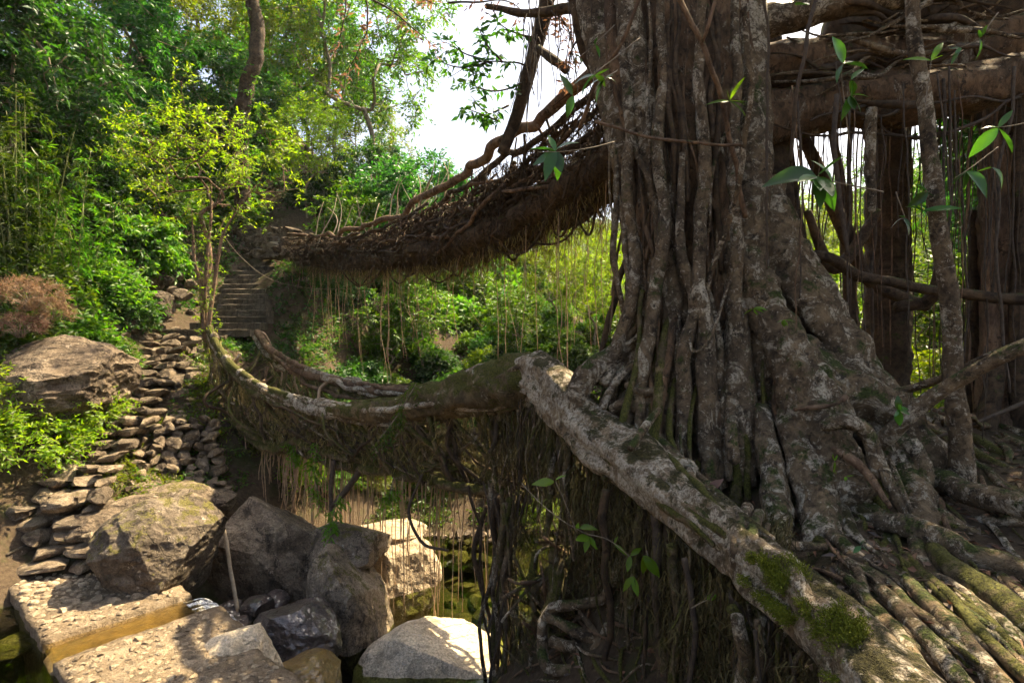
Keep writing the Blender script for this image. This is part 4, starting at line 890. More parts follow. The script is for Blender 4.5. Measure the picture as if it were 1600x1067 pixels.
px_root('hand_rail', far_r, [5,6,7,8,9,11,14,16], M['bark_brown'], lb, sides=14, seg=0.05, wob=0.35, nf=5, wander=0.1)
px_root('hand_rail', [(405,528,15.0),(440,572,14.0),(500,600,12.8),(580,618,11.6),(680,622,10.5)], [4,4,5,5,5], M['bark_moss'], lb, sides=10, seg=0.05, wob=0.35, nf=5, wander=0.15)
for k in range(14):
    a_ = int(_q.integers(0, 5)); b_ = min(7, a_+int(_q.integers(2, 4))); ph = _q.uniform(0, 6.28)
    pts = [(far_r[j][0]+_q.normal(0,3), far_r[j][1]-9*math.sin(ph+j)+_q.uniform(-3,12), far_r[j][2]+.1*math.cos(ph+j)) for j in range(a_, b_+1)]
    px_root('rail_strand', pts, _q.uniform(2, 4.5), M[['bark_rail','bark_brown','bark_moss'][k % 3]], lb, sides=8, seg=0.05, wob=0.35, nf=7, wander=0.12)
for k in range(16):
    j = _q.uniform(.2, 4.5); i_ = int(j); f_ = j-i_; p_ = np.array(l_rail[i_])*(1-f_)+np.array(l_rail[i_+1])*f_; w_ = _q.uniform(25, 60)
    px_root('rail_strand', [(p_[0], p_[1], p_[2]), (p_[0]+w_*.5, p_[1]+_q.uniform(15,45), p_[2]-.1), (p_[0]+w_, p_[1]+_q.uniform(5,50), p_[2]-.3)], [2.5,4,2.5], M[['bark_rail','bark_brown'][k % 2]], lb, sides=8, seg=.05, wob=.35, wander=.1)
lr = lerp_curve(l_rail); lf = lerp_curve(far_r)
l_bot = lerp_curve([(330,640,12.9),(420,690,11.7),(520,712,10.5),(620,735,9.5),(720,758,8.7),(820,775,8.1),(950,780,7.4)])
f_bot = lerp_curve([(400,570,15.0),(450,625,13.8),(540,655,12.3),(640,680,11.0),(740,690,10.2),(860,700,9.5),(960,710,9.0)])
# deck roots
for k in range(46):
    w = rr.uniform(0, 1); sag = rr.uniform(-.12, .22); base = l_bot*(1-w)+f_bot*w+np.array([0,0,sag]); r = rr.uniform(.025, .085)
    t0 = rr.uniform(0, .25); t1 = rr.uniform(.7, 1)
    strand_along(base, (0,0,0), (0,0,0), r, r*1.2, 'deck_root', M[['bark_moss','bark_dark','bark_moss','bark'][k % 4]], lb, t0, t1, 8, 0.3, 0.09, n=16)
def side_lattice(n, top, bot, seed, rmin, rmax, mats, name):
    q = np.random.default_rng(seed)
    for k in range(n):
        t = q.uniform(0.0, 1); t2 = np.clip(t+q.normal(0, .07), 0, 1)
        a = at_t(top, np.array([t]))[0]; b = at_t(bot, np.array([t2]))[0]; mid = (a+b)/2+q.normal(0, .14, 3); b2 = b+q.normal(0,.06,3)
        r = q.uniform(rmin, rmax)
        rsub([a, a*.7+mid*.3+q.normal(0,.05,3), mid, b2], [r*1.3, r, r, r*.9], name, M[mats[k % len(mats)]], lb, sides=7, seg=0.06, wander=0.12, wob=0.25, nf=6)
side_lattice(90, lr, l_bot, 31, .012, .04, ['bark_moss','bark_moss','bark','bark_dark'], 'rail_root')
side_lattice(60, lf, f_bot, 32, .012, .035, ['bark_moss','root_tan','bark_moss'], 'rail_root')
for k in range(70):                                                  # slanting weave on the near side
    q = rr; t = q.uniform(.1, .95); dt = q.normal(0, .14); s0, s1 = q.uniform(0, 1, 2)
    A = lambda t, s: at_t(lr, np.array([t]))[0]*(1-s)+at_t(l_bot, np.array([t]))[0]*s
    r = q.uniform(.01, .03)
    rsub([A(t, s0), A(np.clip(t+dt/2,0,1), (s0+s1)/2)+q.normal(0,.1,3), A(np.clip(t+dt,0,1), s1)], [r, r*1.1, r*.7], 'woven_root', M[['bark_moss','bark','bark_dark'][k % 3]], lb, sides=7, seg=0.06, wander=0.15, wob=.25)
for k in range(40):                                                  # deck cross roots at the far entrance
    t = rr.uniform(0, .5); a = at_t(l_bot, np.array([t]))[0]*.45+at_t(lr, np.array([t]))[0]*.55; b = at_t(f_bot, np.array([t]))[0]*.5+at_t(lf, np.array([t]))[0]*.5; a = a+np.array([0,0,-.25]); b = b+np.array([0,0,-.2])
    r = rr.uniform(.02, .05)
    rsub([a, (a+b)/2+rr.normal(0,.08,3), b+rr.normal(0,.2,3)], [r, r, r*.7], 'cross_root', M['bark_brown' if k % 2 else 'bark_moss'], lb, sides=7, seg=0.08, wander=0.15)
g = G(); n = 15000
t = rr.uniform(0, 1, n); s = rr.uniform(0.0, 1.05, n)**0.8
top = at_t(lr, t)*(1-s)[:,None]+at_t(l_bot, t)*s[:,None]+rr.normal(0, .08, (n,3))+(at_t(f_bot, t)-at_t(l_bot, t))*(rr.uniform(0, 1, n)**2*.7)[:,None]*s[:,None]
strands(g, top, rr.uniform(.05, .26, n), 0.011, 4, 0.45, rr)
part('moss_fringe', g, M['fringe'], lb, kind='stuff')
g = G(); n = 3500; t = rr.uniform(0, 1, n); top = at_t(lf, t)+rr.normal(0, .05, (n,3))+(at_t(f_bot, t)-at_t(lf, t))*rr.uniform(0, 1, n)[:,None]
strands(g, top, rr.uniform(.05, .22, n), 0.01, 4, 0.4, rr); part('moss_fringe', g, M['fringe'], lb, kind='stuff')
for k in range(85):                                                 # tan roots hanging at the left end
    x = rr.uniform(330, 520); d = np.interp(x, [330, 520], [12.8, 10.4])+rr.uniform(-.1, 1.2); yt = np.interp(x, [330,520],[590,690])+rr.uniform(-10,50); yb = yt+rr.uniform(60, 150)
    a, b = P(x, yt, d), P(x+rr.normal(0,10), yb, d); r = rr.uniform(.006, .02)
    rsub([a, (a+b)/2+rr.normal(0,.05,3), b], [r, r, r*.6], 'hanging_root', M['root_tan'], lb, sides=5, seg=0.12, wander=0.1, wob=.15)
for k in range(95):                                                 # long thin roots hanging below the middle
    x = rr.uniform(470, 800) if k % 3 else rr.uniform(490, 690); d = np.interp(x, [470, 800], [10.8, 7.9])+rr.uniform(-.1, 1.0)
    yt = np.interp(x, [470,620,800],[700,745,780]); yb = yt+(rr.uniform(60,170) if k % 2 else rr.uniform(170,330)); r = rr.uniform(.004, .009)
    a, b = P(x, yt, d), P(x+rr.normal(0,5), yb, d); b[2] = max(b[2], WATER+0.02)
    rsub([a, (a+b)/2+rr.normal(0,.025,3)*np.array([1,1,0]), b], [r*1.3, r, r*.7], 'hanging_root', M['root_tan'], lb, sides=5, seg=0.16, wander=0.05, wob=.1)
# pillar of twisted roots at the bridge's near end
for k in range(26):
    x = 785+rr.normal(0, 18); d = 7.6+rr.uniform(-.25, .35); r = rr.choice([.012,.02,.03,.05,.07], p=[.3,.25,.2,.15,.1])
    a, b = P(x+rr.normal(0,22), rr.uniform(740, 790), d), P(785+rr.normal(0,24), 1085, d)
    rsub([a, a*.6+b*.4+rr.normal(0,.07,3), a*.25+b*.75+rr.normal(0,.07,3), b], [r, r, r*.9, r*.9], 'pillar_root', M[['bark_moss','bark_dark','root_dark','bark'][k % 4]], lb, sides=9, seg=0.08, wander=0.12, wob=.25)
for (pts, r, m) in [([(520,790,10.2),(545,760,10.1),(562,735,10.0),(570,715,10.0)], [4,5,5,4], 'root_dark'), ([(518,800,10.2),(517,760,10.2),(522,720,10.2)], [3.5,4,4], 'root_dark'),
                    ([(760,790,7.9),(740,860,7.9),(748,900,7.9),(770,980,7.8)], [3,4,4,3], 'bark_dark'), ([(660,740,8.9),(640,800,8.8),(660,850,8.8),(700,860,8.6)], [2,2.5,2.5,2], 'root_dark')]:
    px_root('hanging_root', pts, r, M[m], lb, sides=8, seg=0.06)

# --- the great sloping anchor root in the foreground
ar = empty('anchor_root', P(1290,1000,3.05), 'great pale mossy anchor root sloping down to the bottom right', 'root')
AR = [(770,655,8.3),(800,612,7.8),(838,600,7.25),(890,640,6.5),(955,694,5.75),(1035,757,4.95),(1105,815,4.3),(1165,862,3.85),(1273,954,3.15),(1345,1032,2.8),(1430,1130,2.45)]
px_root('root_body', AR, [22,34,39,42,43,45,46,47,50,56,62], M['bark_pale'], ar, sides=56, seg=0.022, wob=0.26, nf=3.2, wander=0.05, ridge=0.5)
anc = lerp_curve(AR, 200)
px_root('root_strand', [(985,700,5.0),(1010,665,5.35),(1030,640,5.6)], [6,7,5], M['bark'], ar, sides=10, seg=0.03)
for pts, r in [([(1168,792,4.15),(1158,812,3.95),(1150,850,3.68),(1150,905,3.68)], [9,10,9,6]), ([(1186,802,4.05),(1180,824,3.86),(1172,862,3.62),(1172,900,3.62)], [8,9,8,5]), ([(1200,820,3.98),(1196,842,3.8),(1188,880,3.58)], [5,6,4]),
               ([(1035,705,5.3),(1055,720,4.95),(1075,722,4.9),(1088,735,4.85)], [6,8,8,6]), ([(1030,720,5.2),(1050,738,4.8),(1070,742,4.75)], [4,6,5]), ([(1080,735,4.8),(1085,760,4.55),(1100,800,4.2),(1120,830,3.95)], [8,7,5,3]),
               ([(1000,660,5.8),(1045,705,5.35),(1100,755,4.85),(1150,800,4.4)], [8,10,9,7])]:
    px_root('root_strand', pts, r, M['bark'], ar, sides=12, seg=0.025, wob=.2)
for k in range(16):                                                  # half-fused strands running along it
    q0 = _q.uniform(.08, .7); q1 = q0+_q.uniform(.12, .35); ph = _q.uniform(-.8, 2.2); tt = np.linspace(q0, min(q1,1), 7); c_ = at_t(anc, tt); T_ = nrm(at_t(anc, np.clip(tt+.01,0,1))-at_t(anc, np.clip(tt-.01,0,1)))
    S_ = nrm(np.cross(T_, np.array([0,0,1.0]))); U_ = np.cross(S_, T_); an = (ph+np.cumsum(_q.normal(0,.18,7)))[:,None]; rd = np.interp(tt, [0,.3,.7,1], [.29,.27,.2,.17])[:,None]
    w_ = _q.uniform(.018,.05); rsub(c_+(U_*np.cos(an)+S_*np.sin(an))*rd, [w_*.5,w_,w_*1.1,w_,w_,w_*.8,w_*.4], 'root_strand', M[['bark','bark_pale','bark_moss'][k % 3]], ar, sides=10, seg=.035, wob=.35, nf=7, wander=.05)
# curtain of roots hanging below it
for k in range(210):
    t = rr.uniform(.08, .95); a = at_t(anc, np.array([t]))[0]; d = a[1]; r = rr.choice([.006,.012,.022,.04], p=[.38,.32,.2,.1])
    a = a+np.array([rr.normal(-.08,.12), rr.uniform(-.05,.35), -.15]); L = rr.uniform(.4, 1.9); b = a+np.array([rr.normal(0,.12), rr.normal(0,.1), -L])
    rsub([a, a*.6+b*.4+rr.normal(0,.06,3), b], [r, r, r*.8], 'curtain_root', M[['bark_moss','bark_dark','bark','bark_moss','root_dark'][k % 5]], ar, sides=8, seg=0.06, wander=0.1, wob=.25)
g = G(); n = 8500; t = rr.uniform(.05, 1, n); a = at_t(anc, t)
top = a+np.stack([rr.normal(-.12,.12,n), rr.uniform(-.15,.4,n), -rr.uniform(.1,1.0,n)], 1)
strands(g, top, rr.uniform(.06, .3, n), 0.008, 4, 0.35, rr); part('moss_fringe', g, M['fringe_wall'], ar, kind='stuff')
def fuzz(g, c, rad, n, t0, t1, a0, a1, rng, L=(.015,.05), w=.006):
    t = rng.uniform(t0, t1, n); p = at_t(c, t); T = nrm(at_t(c, np.clip(t+.01,0,1))-at_t(c, np.clip(t-.01,0,1)))
    S = nrm(np.cross(T, np.array([0,0,1.0]))); U = np.cross(S, T); an = rng.uniform(a0, a1, n)[:,None]
    nd = U*np.cos(an)+S*np.sin(an); q = p+nd*rad[:,None] if hasattr(rad, '__len__') else p+nd*rad
    keep = fbm(p*6.5+nd*1.6, 4, 4)+rng.normal(0, .07, n) > 0.06; q, nd = q[keep], nd[keep]; m = len(q)
    d = nrm(nd+rng.normal(0,.5,(m,3))); leaves(g, q-nd*.01, d, rng.normal(size=(m,3)), rng.uniform(*L, m), w)
g = G(); fuzz(g, anc, rr.uniform(.165, .25, 46000), 46000, .83, .965, 0.0, 1.7, rr, (.008,.026), .006); part('moss_cushion', g, M['moss'], ar, kind='stuff')
# root tangle on the bank below the bridge's near end
tb = empty('root_tangle', P(900,1000,6.2), 'tangle of looping roots on the shaded bank under the lower bridge', 'roots')
for pts, r, m in [([(975,860,5.9),(960,900,5.9),(945,935,5.95),(905,945,6.0),(865,950,6.2),(845,975,6.2)], [7,9,9,8,9,8], 'bark'),
               ([(850,960,6.2),(900,985,6.0),(960,1005,5.8),(1010,1025,5.6),(1060,1060,5.4)], [7,9,9,9,8], 'bark'),
               ([(845,970,6.2),(848,1010,6.1),(860,1040,6.0),(900,1045,5.9),(935,1010,5.8),(950,975,5.8)], [7,9,9,8,8,6], 'bark'),
               ([(860,1000,6.1),(890,1010,6.0),(925,1008,6.0)], [9,9,6], 'bark'), ([(905,950,6.0),(930,985,5.9),(950,1010,5.8)], [4,5,4], 'bark'),
               ([(870,850,6.6),(872,900,6.5),(868,930,6.4),(850,960,6.3)], [11,12,11,8], 'bark_moss'), ([(835,860,6.8),(832,900,6.7),(840,940,6.6)], [6,7,6], 'bark_moss'),
               ([(980,780,6.4),(985,860,5.9),(990,940,5.7),(1000,1060,5.5)], [14,12,12,12], 'bark_moss'), ([(1020,800,5.6),(1025,900,5.2),(1030,990,5.0),(1040,1090,4.9)], [10,10,11,12], 'bark_dark'),
               ([(1065,850,4.9),(1070,930,4.7),(1075,1000,4.6),(1075,1090,4.5)], [9,9,9,10], 'bark'), ([(1110,900,4.4),(1115,980,4.25),(1120,1090,4.15)], [6,8,8], 'bark_moss'),
               ([(1170,960,3.9),(1168,1020,3.8),(1172,1100,3.7)], [5,6,7], 'bark'), ([(830,930,6.6),(850,900,6.6),(880,880,6.5),(920,850,6.5)], [6,6,6,4], 'bark_moss')]:
    px_root('root', pts, r, M[m], tb, sides=11, seg=0.04, wob=.25, nf=6, wander=0.04)
for k in range(120):
    x, y = rr.uniform(820, 1180), rr.uniform(840, 1060); d = np.interp(x, [830, 950, 1060, 1180], [6.5, 5.9, 5.0, 3.95]); ang = rr.uniform(0, 6.28); L = rr.uniform(25, 70); r = rr.uniform(1.5, 5)
    P3 = [(x-L*math.cos(ang), y-L*math.sin(ang)), (x+rr.normal(0,9), y+rr.normal(0,9)), (x+L*math.cos(ang), y+L*math.sin(ang))]
    px_root('root', [(a_, b_, hit_ground(a_, b_, d, .7, 1.35)-.04*(q_ == 1)) for q_, (a_, b_) in enumerate(P3)], [r*.7,r,r*.6], M[['bark','bark_moss','bark_brown'][k % 3]], tb, sides=7, seg=0.05, wander=0.12, ridge=0)
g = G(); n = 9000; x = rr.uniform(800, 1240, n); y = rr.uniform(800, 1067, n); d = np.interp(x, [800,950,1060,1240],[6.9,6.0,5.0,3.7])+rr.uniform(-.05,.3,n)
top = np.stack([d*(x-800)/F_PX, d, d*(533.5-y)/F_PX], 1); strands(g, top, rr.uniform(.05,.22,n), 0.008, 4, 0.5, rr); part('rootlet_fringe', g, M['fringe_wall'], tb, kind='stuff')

# ------------------------------------------------------------------ vegetation builders
def skeleton(rng, base, crown_c, crown_r, n, stem_bends=0.15, hollow=0.35, lower=-0.6):
    """space-filling branch skeleton: returns nodes, parents"""
    nodes = [np.asarray(base, float)]; par = [-1]
    c0 = np.asarray(crown_c, float); fork = c0+np.array([0,0,-crown_r[2]*0.75]); steps = max(2, int(np.linalg.norm(fork-nodes[0])/0.6))
    for k in range(1, steps+1):
        nodes.append(nodes[0]+(fork-nodes[0])*k/steps+rng.normal(0, stem_bends, 3)*np.array([1,1,0.2])*(k/steps)); par.append(len(nodes)-2)
    first = len(nodes)-1
    q = rng.normal(size=(n*3,3)); q = nrm(q)*rng.uniform(hollow, 1, (n*3,1))**0.6
    q = q[q[:,2] > lower][:n]
    lump = 1+0.28*fbm(q*1.7+rng.uniform(0,50), 2, 3)
    pts = c0+q*lump[:,None]*np.asarray(crown_r); pts = pts[np.argsort(np.linalg.norm(pts-nodes[first], axis=1))]
    for p in pts:
        A = np.array(nodes[first:]); d = np.linalg.norm(A-p, axis=1)+0.25*np.linalg.norm(A-A[0], axis=1)*0; i = int(np.argmin(d))+first
        mid = nodes[i]*0.45+p*0.55+rng.normal(0, 0.06, 3)*np.linalg.norm(p-nodes[i])
        nodes.append(mid); par.append(i); nodes.append(p); par.append(len(nodes)-2)
    return np.array(nodes), np.array(par)
def branch_mesh(g, nodes, par, tip_r, sides=6, power=2.3, seg=0.25, max_r=None):
    n = len(nodes); a = np.zeros(n); kids = [[] for _ in range(n)]
    for i in range(1, n): kids[par[i]].append(i)
    for i in range(n-1, -1, -1):
        a[i] = tip_r**power if not kids[i] else sum(a[k] for k in kids[i])
    r = a**(1/power)
    if max_r: r = np.minimum(r, max_r)
    seen = set()
    def chain(s):
        out = [s]; 
        while kids[out[-1]]:
            ks = kids[out[-1]]; out.append(max(ks, key=lambda k: a[k]))
        return out
    todo = [(0, None)]
    while todo:
        s, p = todo.pop(); ch = chain(s); full = ([p] if p is not None else [])+ch
        for i in ch:
            big = max(kids[i], key=lambda k: a[k]) if kids[i] else None
            for k in kids[i]:
                if k != big: todo.append((k, i))
        if len(full) < 2: continue
        rr_ = r[full].copy()
        if p is not None: rr_[0] = min(rr_[0], rr_[1]*1.2)
        m = rr_.max(); tube(g, nodes[full], rr_, sides if m > 0.03 else 4, seg, 0.12 if m > 0.03 else 0, 4, 1, 0.0)
    tips = [i for i in range(n) if not kids[i]]
    return tips, r
def twigs(g, gt, rng, starts, dirs, length, per, L, W, droop=0.2, twig_r=0.004, updir=0.5, spread=1.0, fold=0.12, whorl=False):
    m = len(starts); dirs = nrm(dirs); ln = length*rng.uniform(.6, 1.25, m)
    ends = starts+dirs*ln[:,None]-np.array([0,0,1.0])*(ln*droop)[:,None]
    t = (np.arange(per)+rng.uniform(.1,.9,(m,per)))/per
    if whorl: t = 0.55+0.45*t
    B = starts[:,None]+(ends-starts)[:,None]*t[:,:,None]
    side = nrm(np.cross(dirs, rng.normal(0,.35,(m,3))+np.array([0,0,1.0])))
    sg = np.where((np.arange(per) % 2) == 0, 1.0, -1.0)[None,:,None]
    D = dirs[:,None]*0.7+side[:,None]*sg*spread+rng.normal(0,.35,(m,per,3))-np.array([0,0,1.0])*droop
    N = np.array([0,0,1.0])*updir+rng.normal(0,.45,(m,per,3))+nrm(dirs)[:,None]*.2
    k = m*per; LL = L*rng.uniform(.6,1.25,k)
    leaves(g, B.reshape(-1,3), D.reshape(-1,3), N.reshape(-1,3), LL, W*LL/L, fold, droop*0.6)
    if gt is not None:
        S = nrm(np.cross(dirs, np.array([0.3,0.2,1.0])))*twig_r
        V = np.stack([starts+S, starts-S, ends-S*.4, ends+S*.4], 1).reshape(-1,3); o = np.arange(m)[:,None]*4; gt.add(V, Q=o+np.array([0,1,2,3]))
def make_tree(name, label, cat, group, seed, base, cc, cr, n, leafm, barkm, tip_r=0.012, per=10, tw=5, L=0.11, W=0.045, tlen=0.45, droop=0.25, hollow=0.35, lower=-0.6, max_r=None, power=2.3, whorl=False, world=False, leaf2=None):
    rng = np.random.default_rng(seed); e = empty(name, base, label, cat, group)
    nodes, par = skeleton(rng, base, cc, cr, n, hollow=hollow, lower=lower)
    g = G(); tips, r = branch_mesh(g, nodes, par, tip_r, 7, power, 0.2, max_r); part('trunk', g, barkm, e)
    g, gt = G(), G()
    src = np.array([i for i in range(len(nodes)) if r[i] < tip_r*2.2 and i > 3])
    st_ = np.repeat(nodes[src], tw, 0)+rng.normal(0, .06, (len(src)*tw,3)); out = nrm(np.repeat(nodes[src]-np.asarray(cc), tw, 0))
    dr = nrm(out*0.7+rng.normal(0,.75,(len(src)*tw,3))+np.array([0,0,.15]))
    twigs(g, gt, rng, st_, dr, tlen, per, L, W, droop, whorl=whorl)
    cr_ = part('crown', g, leafm, e); part('twig', gt, barkm, cr_, kind='stuff')
    return e
def make_bush(name, label, cat, group, seed, r, n, leafm, tw=4, per=9, L=0.10, W=0.045, tlen=0.35, droop=0.25, barkm=None):
    """ground-hugging bush standing at the origin"""
    rng = np.random.default_rng(seed); e = empty(name, (0,0,0), label, cat, group)
    q = nrm(rng.normal(size=(n,3))); q[:,2] = np.abs(q[:,2]); q = q*rng.uniform(.45,1,(n,1))**.5
    lump = 1+0.45*fbm(q*2.2+seed, 2, seed); p = q*lump[:,None]*np.array(r)
    st_ = np.repeat(p, tw, 0)+rng.normal(0,.06,(n*tw,3)); dr = nrm(np.repeat(nrm(q), tw, 0)*.8+rng.normal(0,.6,(n*tw,3))+np.array([0,0,.25]))
    g, gt = G(), G(); twigs(g, gt, rng, st_, dr, tlen, per, L, W, droop)
    for k in range(min(26, n)):
        i = rng.integers(n); tube(gt, [np.array([rng.normal(0,.08), rng.normal(0,.08), -.3]), p[i]*.5+rng.normal(0,.06,3)*np.array(r), p[i]], [.018,.012,.005], 4, .3, 0)
    part('foliage', g, leafm, e); part('stem', gt, barkm or M['twig'], e)
    return e
def place(proto, loc, rz=0.0, s=1.0, label=None, group=None, first={}, tilt=(0,0), cat=None):
    k = proto.name; o = proto if k not in first else copy_tree(proto); first[k] = 1
    o.location = loc; o.rotation_euler = (tilt[0], tilt[1], rz); o.scale = (s, s, s) if not hasattr(s, '__len__') else s
    if label: o['label'] = label
    if group: o['group'] = group
    if cat: o['category'] = cat
    return o
def on_ground(px, d, dz=0.0):
    x = d*(px-800)/F_PX; return (x, d, H(x, d)+dz)

# bushes (prototypes are placed by their first use)
B_yel = make_bush('shrub', 'x', 'shrub', None, 201, (1.0,1.0,.9), 190, M['leaf_yellow'], L=.10, W=.04)
B_grn = make_bush('shrub', 'x', 'shrub', None, 202, (1.0,1.0,1.0), 190, M['leaf_green'], L=.12, W=.05)
B_dep = make_bush('shrub', 'x', 'shrub', None, 203, (1.0,1.0,1.1), 180, M['leaf_deep'], L=.14, W=.06)
B_big = make_bush('broadleaf_shrub', 'x', 'shrub', None, 204, (1.0,1.0,1.1), 110, M['leaf_green'], tw=3, per=7, L=.22, W=.10, tlen=.4)
B_vin = make_bush('climber', 'x', 'climber', None, 205, (1.0,.7,1.5), 230, M['leaf_green'], L=.13, W=.06, droop=.6)
B_dry = make_bush('dry_shrub', 'x', 'dry shrub', None, 206, (1.0,1.0,.8), 130, M['leaf_dry'], L=.06, W=.022, tw=6, per=10, tlen=.25)
def make_fern(seed, nf=12, L=0.75, leafm=None):
    rng = np.random.default_rng(seed); e = empty('fern', (0,0,0), 'x', 'fern')
    for k in range(nf):
        a = rng.uniform(0, 6.28); ln = L*rng.uniform(.6,1.1); up = rng.uniform(.5, 1.1)
        t = np.linspace(0, 1, 18); c = np.stack([np.cos(a)*ln*t, np.sin(a)*ln*t, ln*(up*t-0.95*t*t)], 1)
        T = nrm(np.gradient(c, axis=0)); S = nrm(np.cross(T, [0,0,1.0])); g = G()
        w = ln*.24*np.sin(np.clip(t*1.05,0,1)*math.pi)**.7+.01
        for sg in (1,-1): leaves(g, c[1:], S[1:]*sg+T[1:]*.35, np.cross(S, T)[1:]*-1+rng.normal(0,.1,(17,3)), w[1:], ln*.055, .1, .1)
        V = np.vstack([c+S*.004, c-S*.004]); i = np.arange(17); g.add(V, Q=np.stack([i, i+1, i+19, i+18], 1)); part('frond', g, leafm or M['leaf_green'], e)
    return e
FERN = make_fern(210)

# ------------------------------------------------------------------ left bank planting
rl = random.Random(11)
def corridor(x, y):   # keep steps and landing clear
    return (-9.6 < x < -6.6 and 8 < y < 19.5) or (-10.3 < x < -7.2 and y < 21.3 and y > 15) or (x > -7.4 and y < 14)
specs = [('leafy shrub crowding the shaded hillside left of the steps', [B_dep, B_grn, B_dep], 'shrubs on the left hillside')]
cnt = 0
for _ in range(900):
    x, y = rl.uniform(-24, -5.5), rl.uniform(9.5, 30)
    if corridor(x, y) or cnt > 95 or abs(x/y) > 1.05: continue
    if x > -9 and y < 20: continue
    if -9 <= x and y < 22: continue
    if x > -5-0.2*y+2: continue
    b = rl.choice([B_dep, B_grn, B_dep, B_grn, B_yel, B_vin, B_big])
    lk = {B_dep: 'deep green', B_grn: 'mid green', B_yel: 'yellow-green', B_vin: 'trailing green', B_big: 'broad-leaved green'}[b]
    lz = 'behind the bamboo at the left edge' if x/y < -.72 else 'high on the slope above the slender tree' if y > 21 else 'on the shaded bank left of the concrete steps'
    place(b, (x, y, H(x, y)-.15), rl.uniform(0,6), rl.uniform(.7, 1.35), '%s shrub %s' % (lk, lz), 'shrubs on the left hillside', cat='shrub'); cnt += 1
for (px, d, s, b, lab) in [
    (20,9.6,.95,B_yel,'bright yellow-green shrub at the left edge above the flat boulder'), (95,10.6,.9,B_yel,'yellow-green shrub overhanging the huge flat boulder'), (-60,9.5,1.1,B_yel,'yellow-green shrub cut by the left edge'),
    (150,12.4,.75,B_grn,'glossy green shrub beside the rubble stones'), (125,12.0,.6,B_dep,'dark low shrub at the foot of the fern bank'), (185,14.5,.8,B_dep,'dark green shrub above the round boulders'),
    (60,11.9,1.2,B_grn,'tall green shrub under the bamboo'), (10,11.0,1.1,B_grn,'green shrub behind the yellow-green shrubs at the left edge')]:
    x, y, z = on_ground(px, d); place(b, (x, y, z-.1), rl.uniform(0,6), s, lab, 'shrubs above the flat boulder')
for (px, py, d, s, lab) in [(45,455,10.6,.55,'largest dry brown shrub on the bank above the flat boulder'),(75,480,10.9,.45,'dry brown shrub right of the largest dry shrub'),(30,500,10.3,.4,'dry brown shrub at the left edge just above the flat boulder'),(95,530,11.2,.3,'smallest dry brown tuft behind the flat boulder')]:
    p = P(px,py,d); place(B_dry, p-np.array([0,0,.2]), rl.uniform(0,6), s, lab, 'dry shrubs above the flat boulder')
for k,(px,d,s) in enumerate([(165,12.0,.9),(178,12.8,.8),(150,13.0,1.0),(195,15.4,.9),(120,11.6,.8),(270,19,1.0),(320,20.5,1.0),(60,11.0,1.0),(230,18,1.0),(300,18.6,.8)]):
    x, y, z = on_ground(px, d); place(FERN, (x, y, z+.05), rl.uniform(0,6), s*1.25, 'green fern growing on the bank beside the stone steps', 'ferns beside the steps')
# bamboo clump
def bamboo(base, nc, hgt, label, seed, group):
    rng = np.random.default_rng(seed); e = empty('bamboo', base, label, 'bamboo', group); base = np.asarray(base)
    lg = G(); tg = G()
    for k in range(nc):
        a = rng.uniform(0, 6.28); b = base+np.array([math.cos(a), math.sin(a), 0])*rng.uniform(0,.5); lean = np.array([rng.normal(0,.14), rng.normal(0,.14), 0]); h = hgt*rng.uniform(.7,1.1)
        pts = np.array([b+np.array([0,0,h*t])+lean*h*t**2.2 for t in np.linspace(0,1,9)]); g = G(); r = rng.uniform(.014,.026)
        tube(g, pts, np.linspace(r, r*.3, 9), 7, .12, 0, 3)
        for z in np.arange(.25, h*.9, .32):                       # nodes
            t = z/h; c = b+np.array([0,0,z])+lean*h*t**2.2; tube(g, [c-np.array([0,0,.008]), c+np.array([0,0,.008])], [r*1.25*(1-.65*t)]*2, 7, .02, 0)
        part('culm', g, M['bamboo'], e)
        t = rng.uniform(.25, 1, 34); st_ = np.stack([np.interp(t, np.linspace(0,1,9), pts[:,j]) for j in range(3)], 1)
        twigs(lg, tg, rng, st_, rng.normal(0,1,(34,3))+np.array([0,0,.3]), .5, 10, .2, .022, .45, .003, spread=.8, whorl=True)
    part('foliage', lg, M['leaf_green'], e); part('twig', tg, M['bamboo'], e); return e
x, y, z = on_ground(40, 12.2); bamboo((x,y,z-.2), 14, 4.6, 'clump of slender pale bamboo culms at the left edge', 301, 'bamboo')
x, y, z = on_ground(130, 13.6); bamboo((x,y,z-.2), 8, 3.6, 'leafy young bamboo right of the pale clump', 302, 'bamboo')

# slender tree holding the lower bridge's handrail
sb = P(322,545,13.0)
slim = make_tree('slender_tree', 'slender yellow-green tree growing at the lower bridge entrance', 'tree', None, 401, sb, P(318,245,13.2), np.array([2.4,1.7,1.75]), 190, M['leaf_yellow'], M['bark_brown'], .006, per=8, tw=2, L=.10, W=.036, tlen=.32, droop=.15, hollow=.1, lower=-.95, max_r=.085, power=2.0)
g = G()
for pts in [[(318,520,12.9),(314,450,12.9),(305,400,12.9),(300,330,13.0)], [(325,520,12.9),(335,440,12.95),(345,380,13),(368,330,13.1),(400,290,13.2)], [(320,530,12.95),(322,440,12.95),(328,360,13.0),(330,290,13.1)]]:
    tube(g, PL(pts), [.05,.045,.035,.02,.015][:len(pts)], 8, .1, .2, 5, 1, .05)
part('stem', g, M['bark_brown'], slim)
g = G(); rng = np.random.default_rng(5); q = PL([(318+rng.normal(0,10), y_, 12.9+rng.normal(0,.1)) for y_ in rng.uniform(360, 640, 130)]); twigs(g, None, rng, q, rng.normal(0,1,(130,3)), .22, 7, .09, .03, .3); part('foliage', g, M['leaf_yellow'], slim)

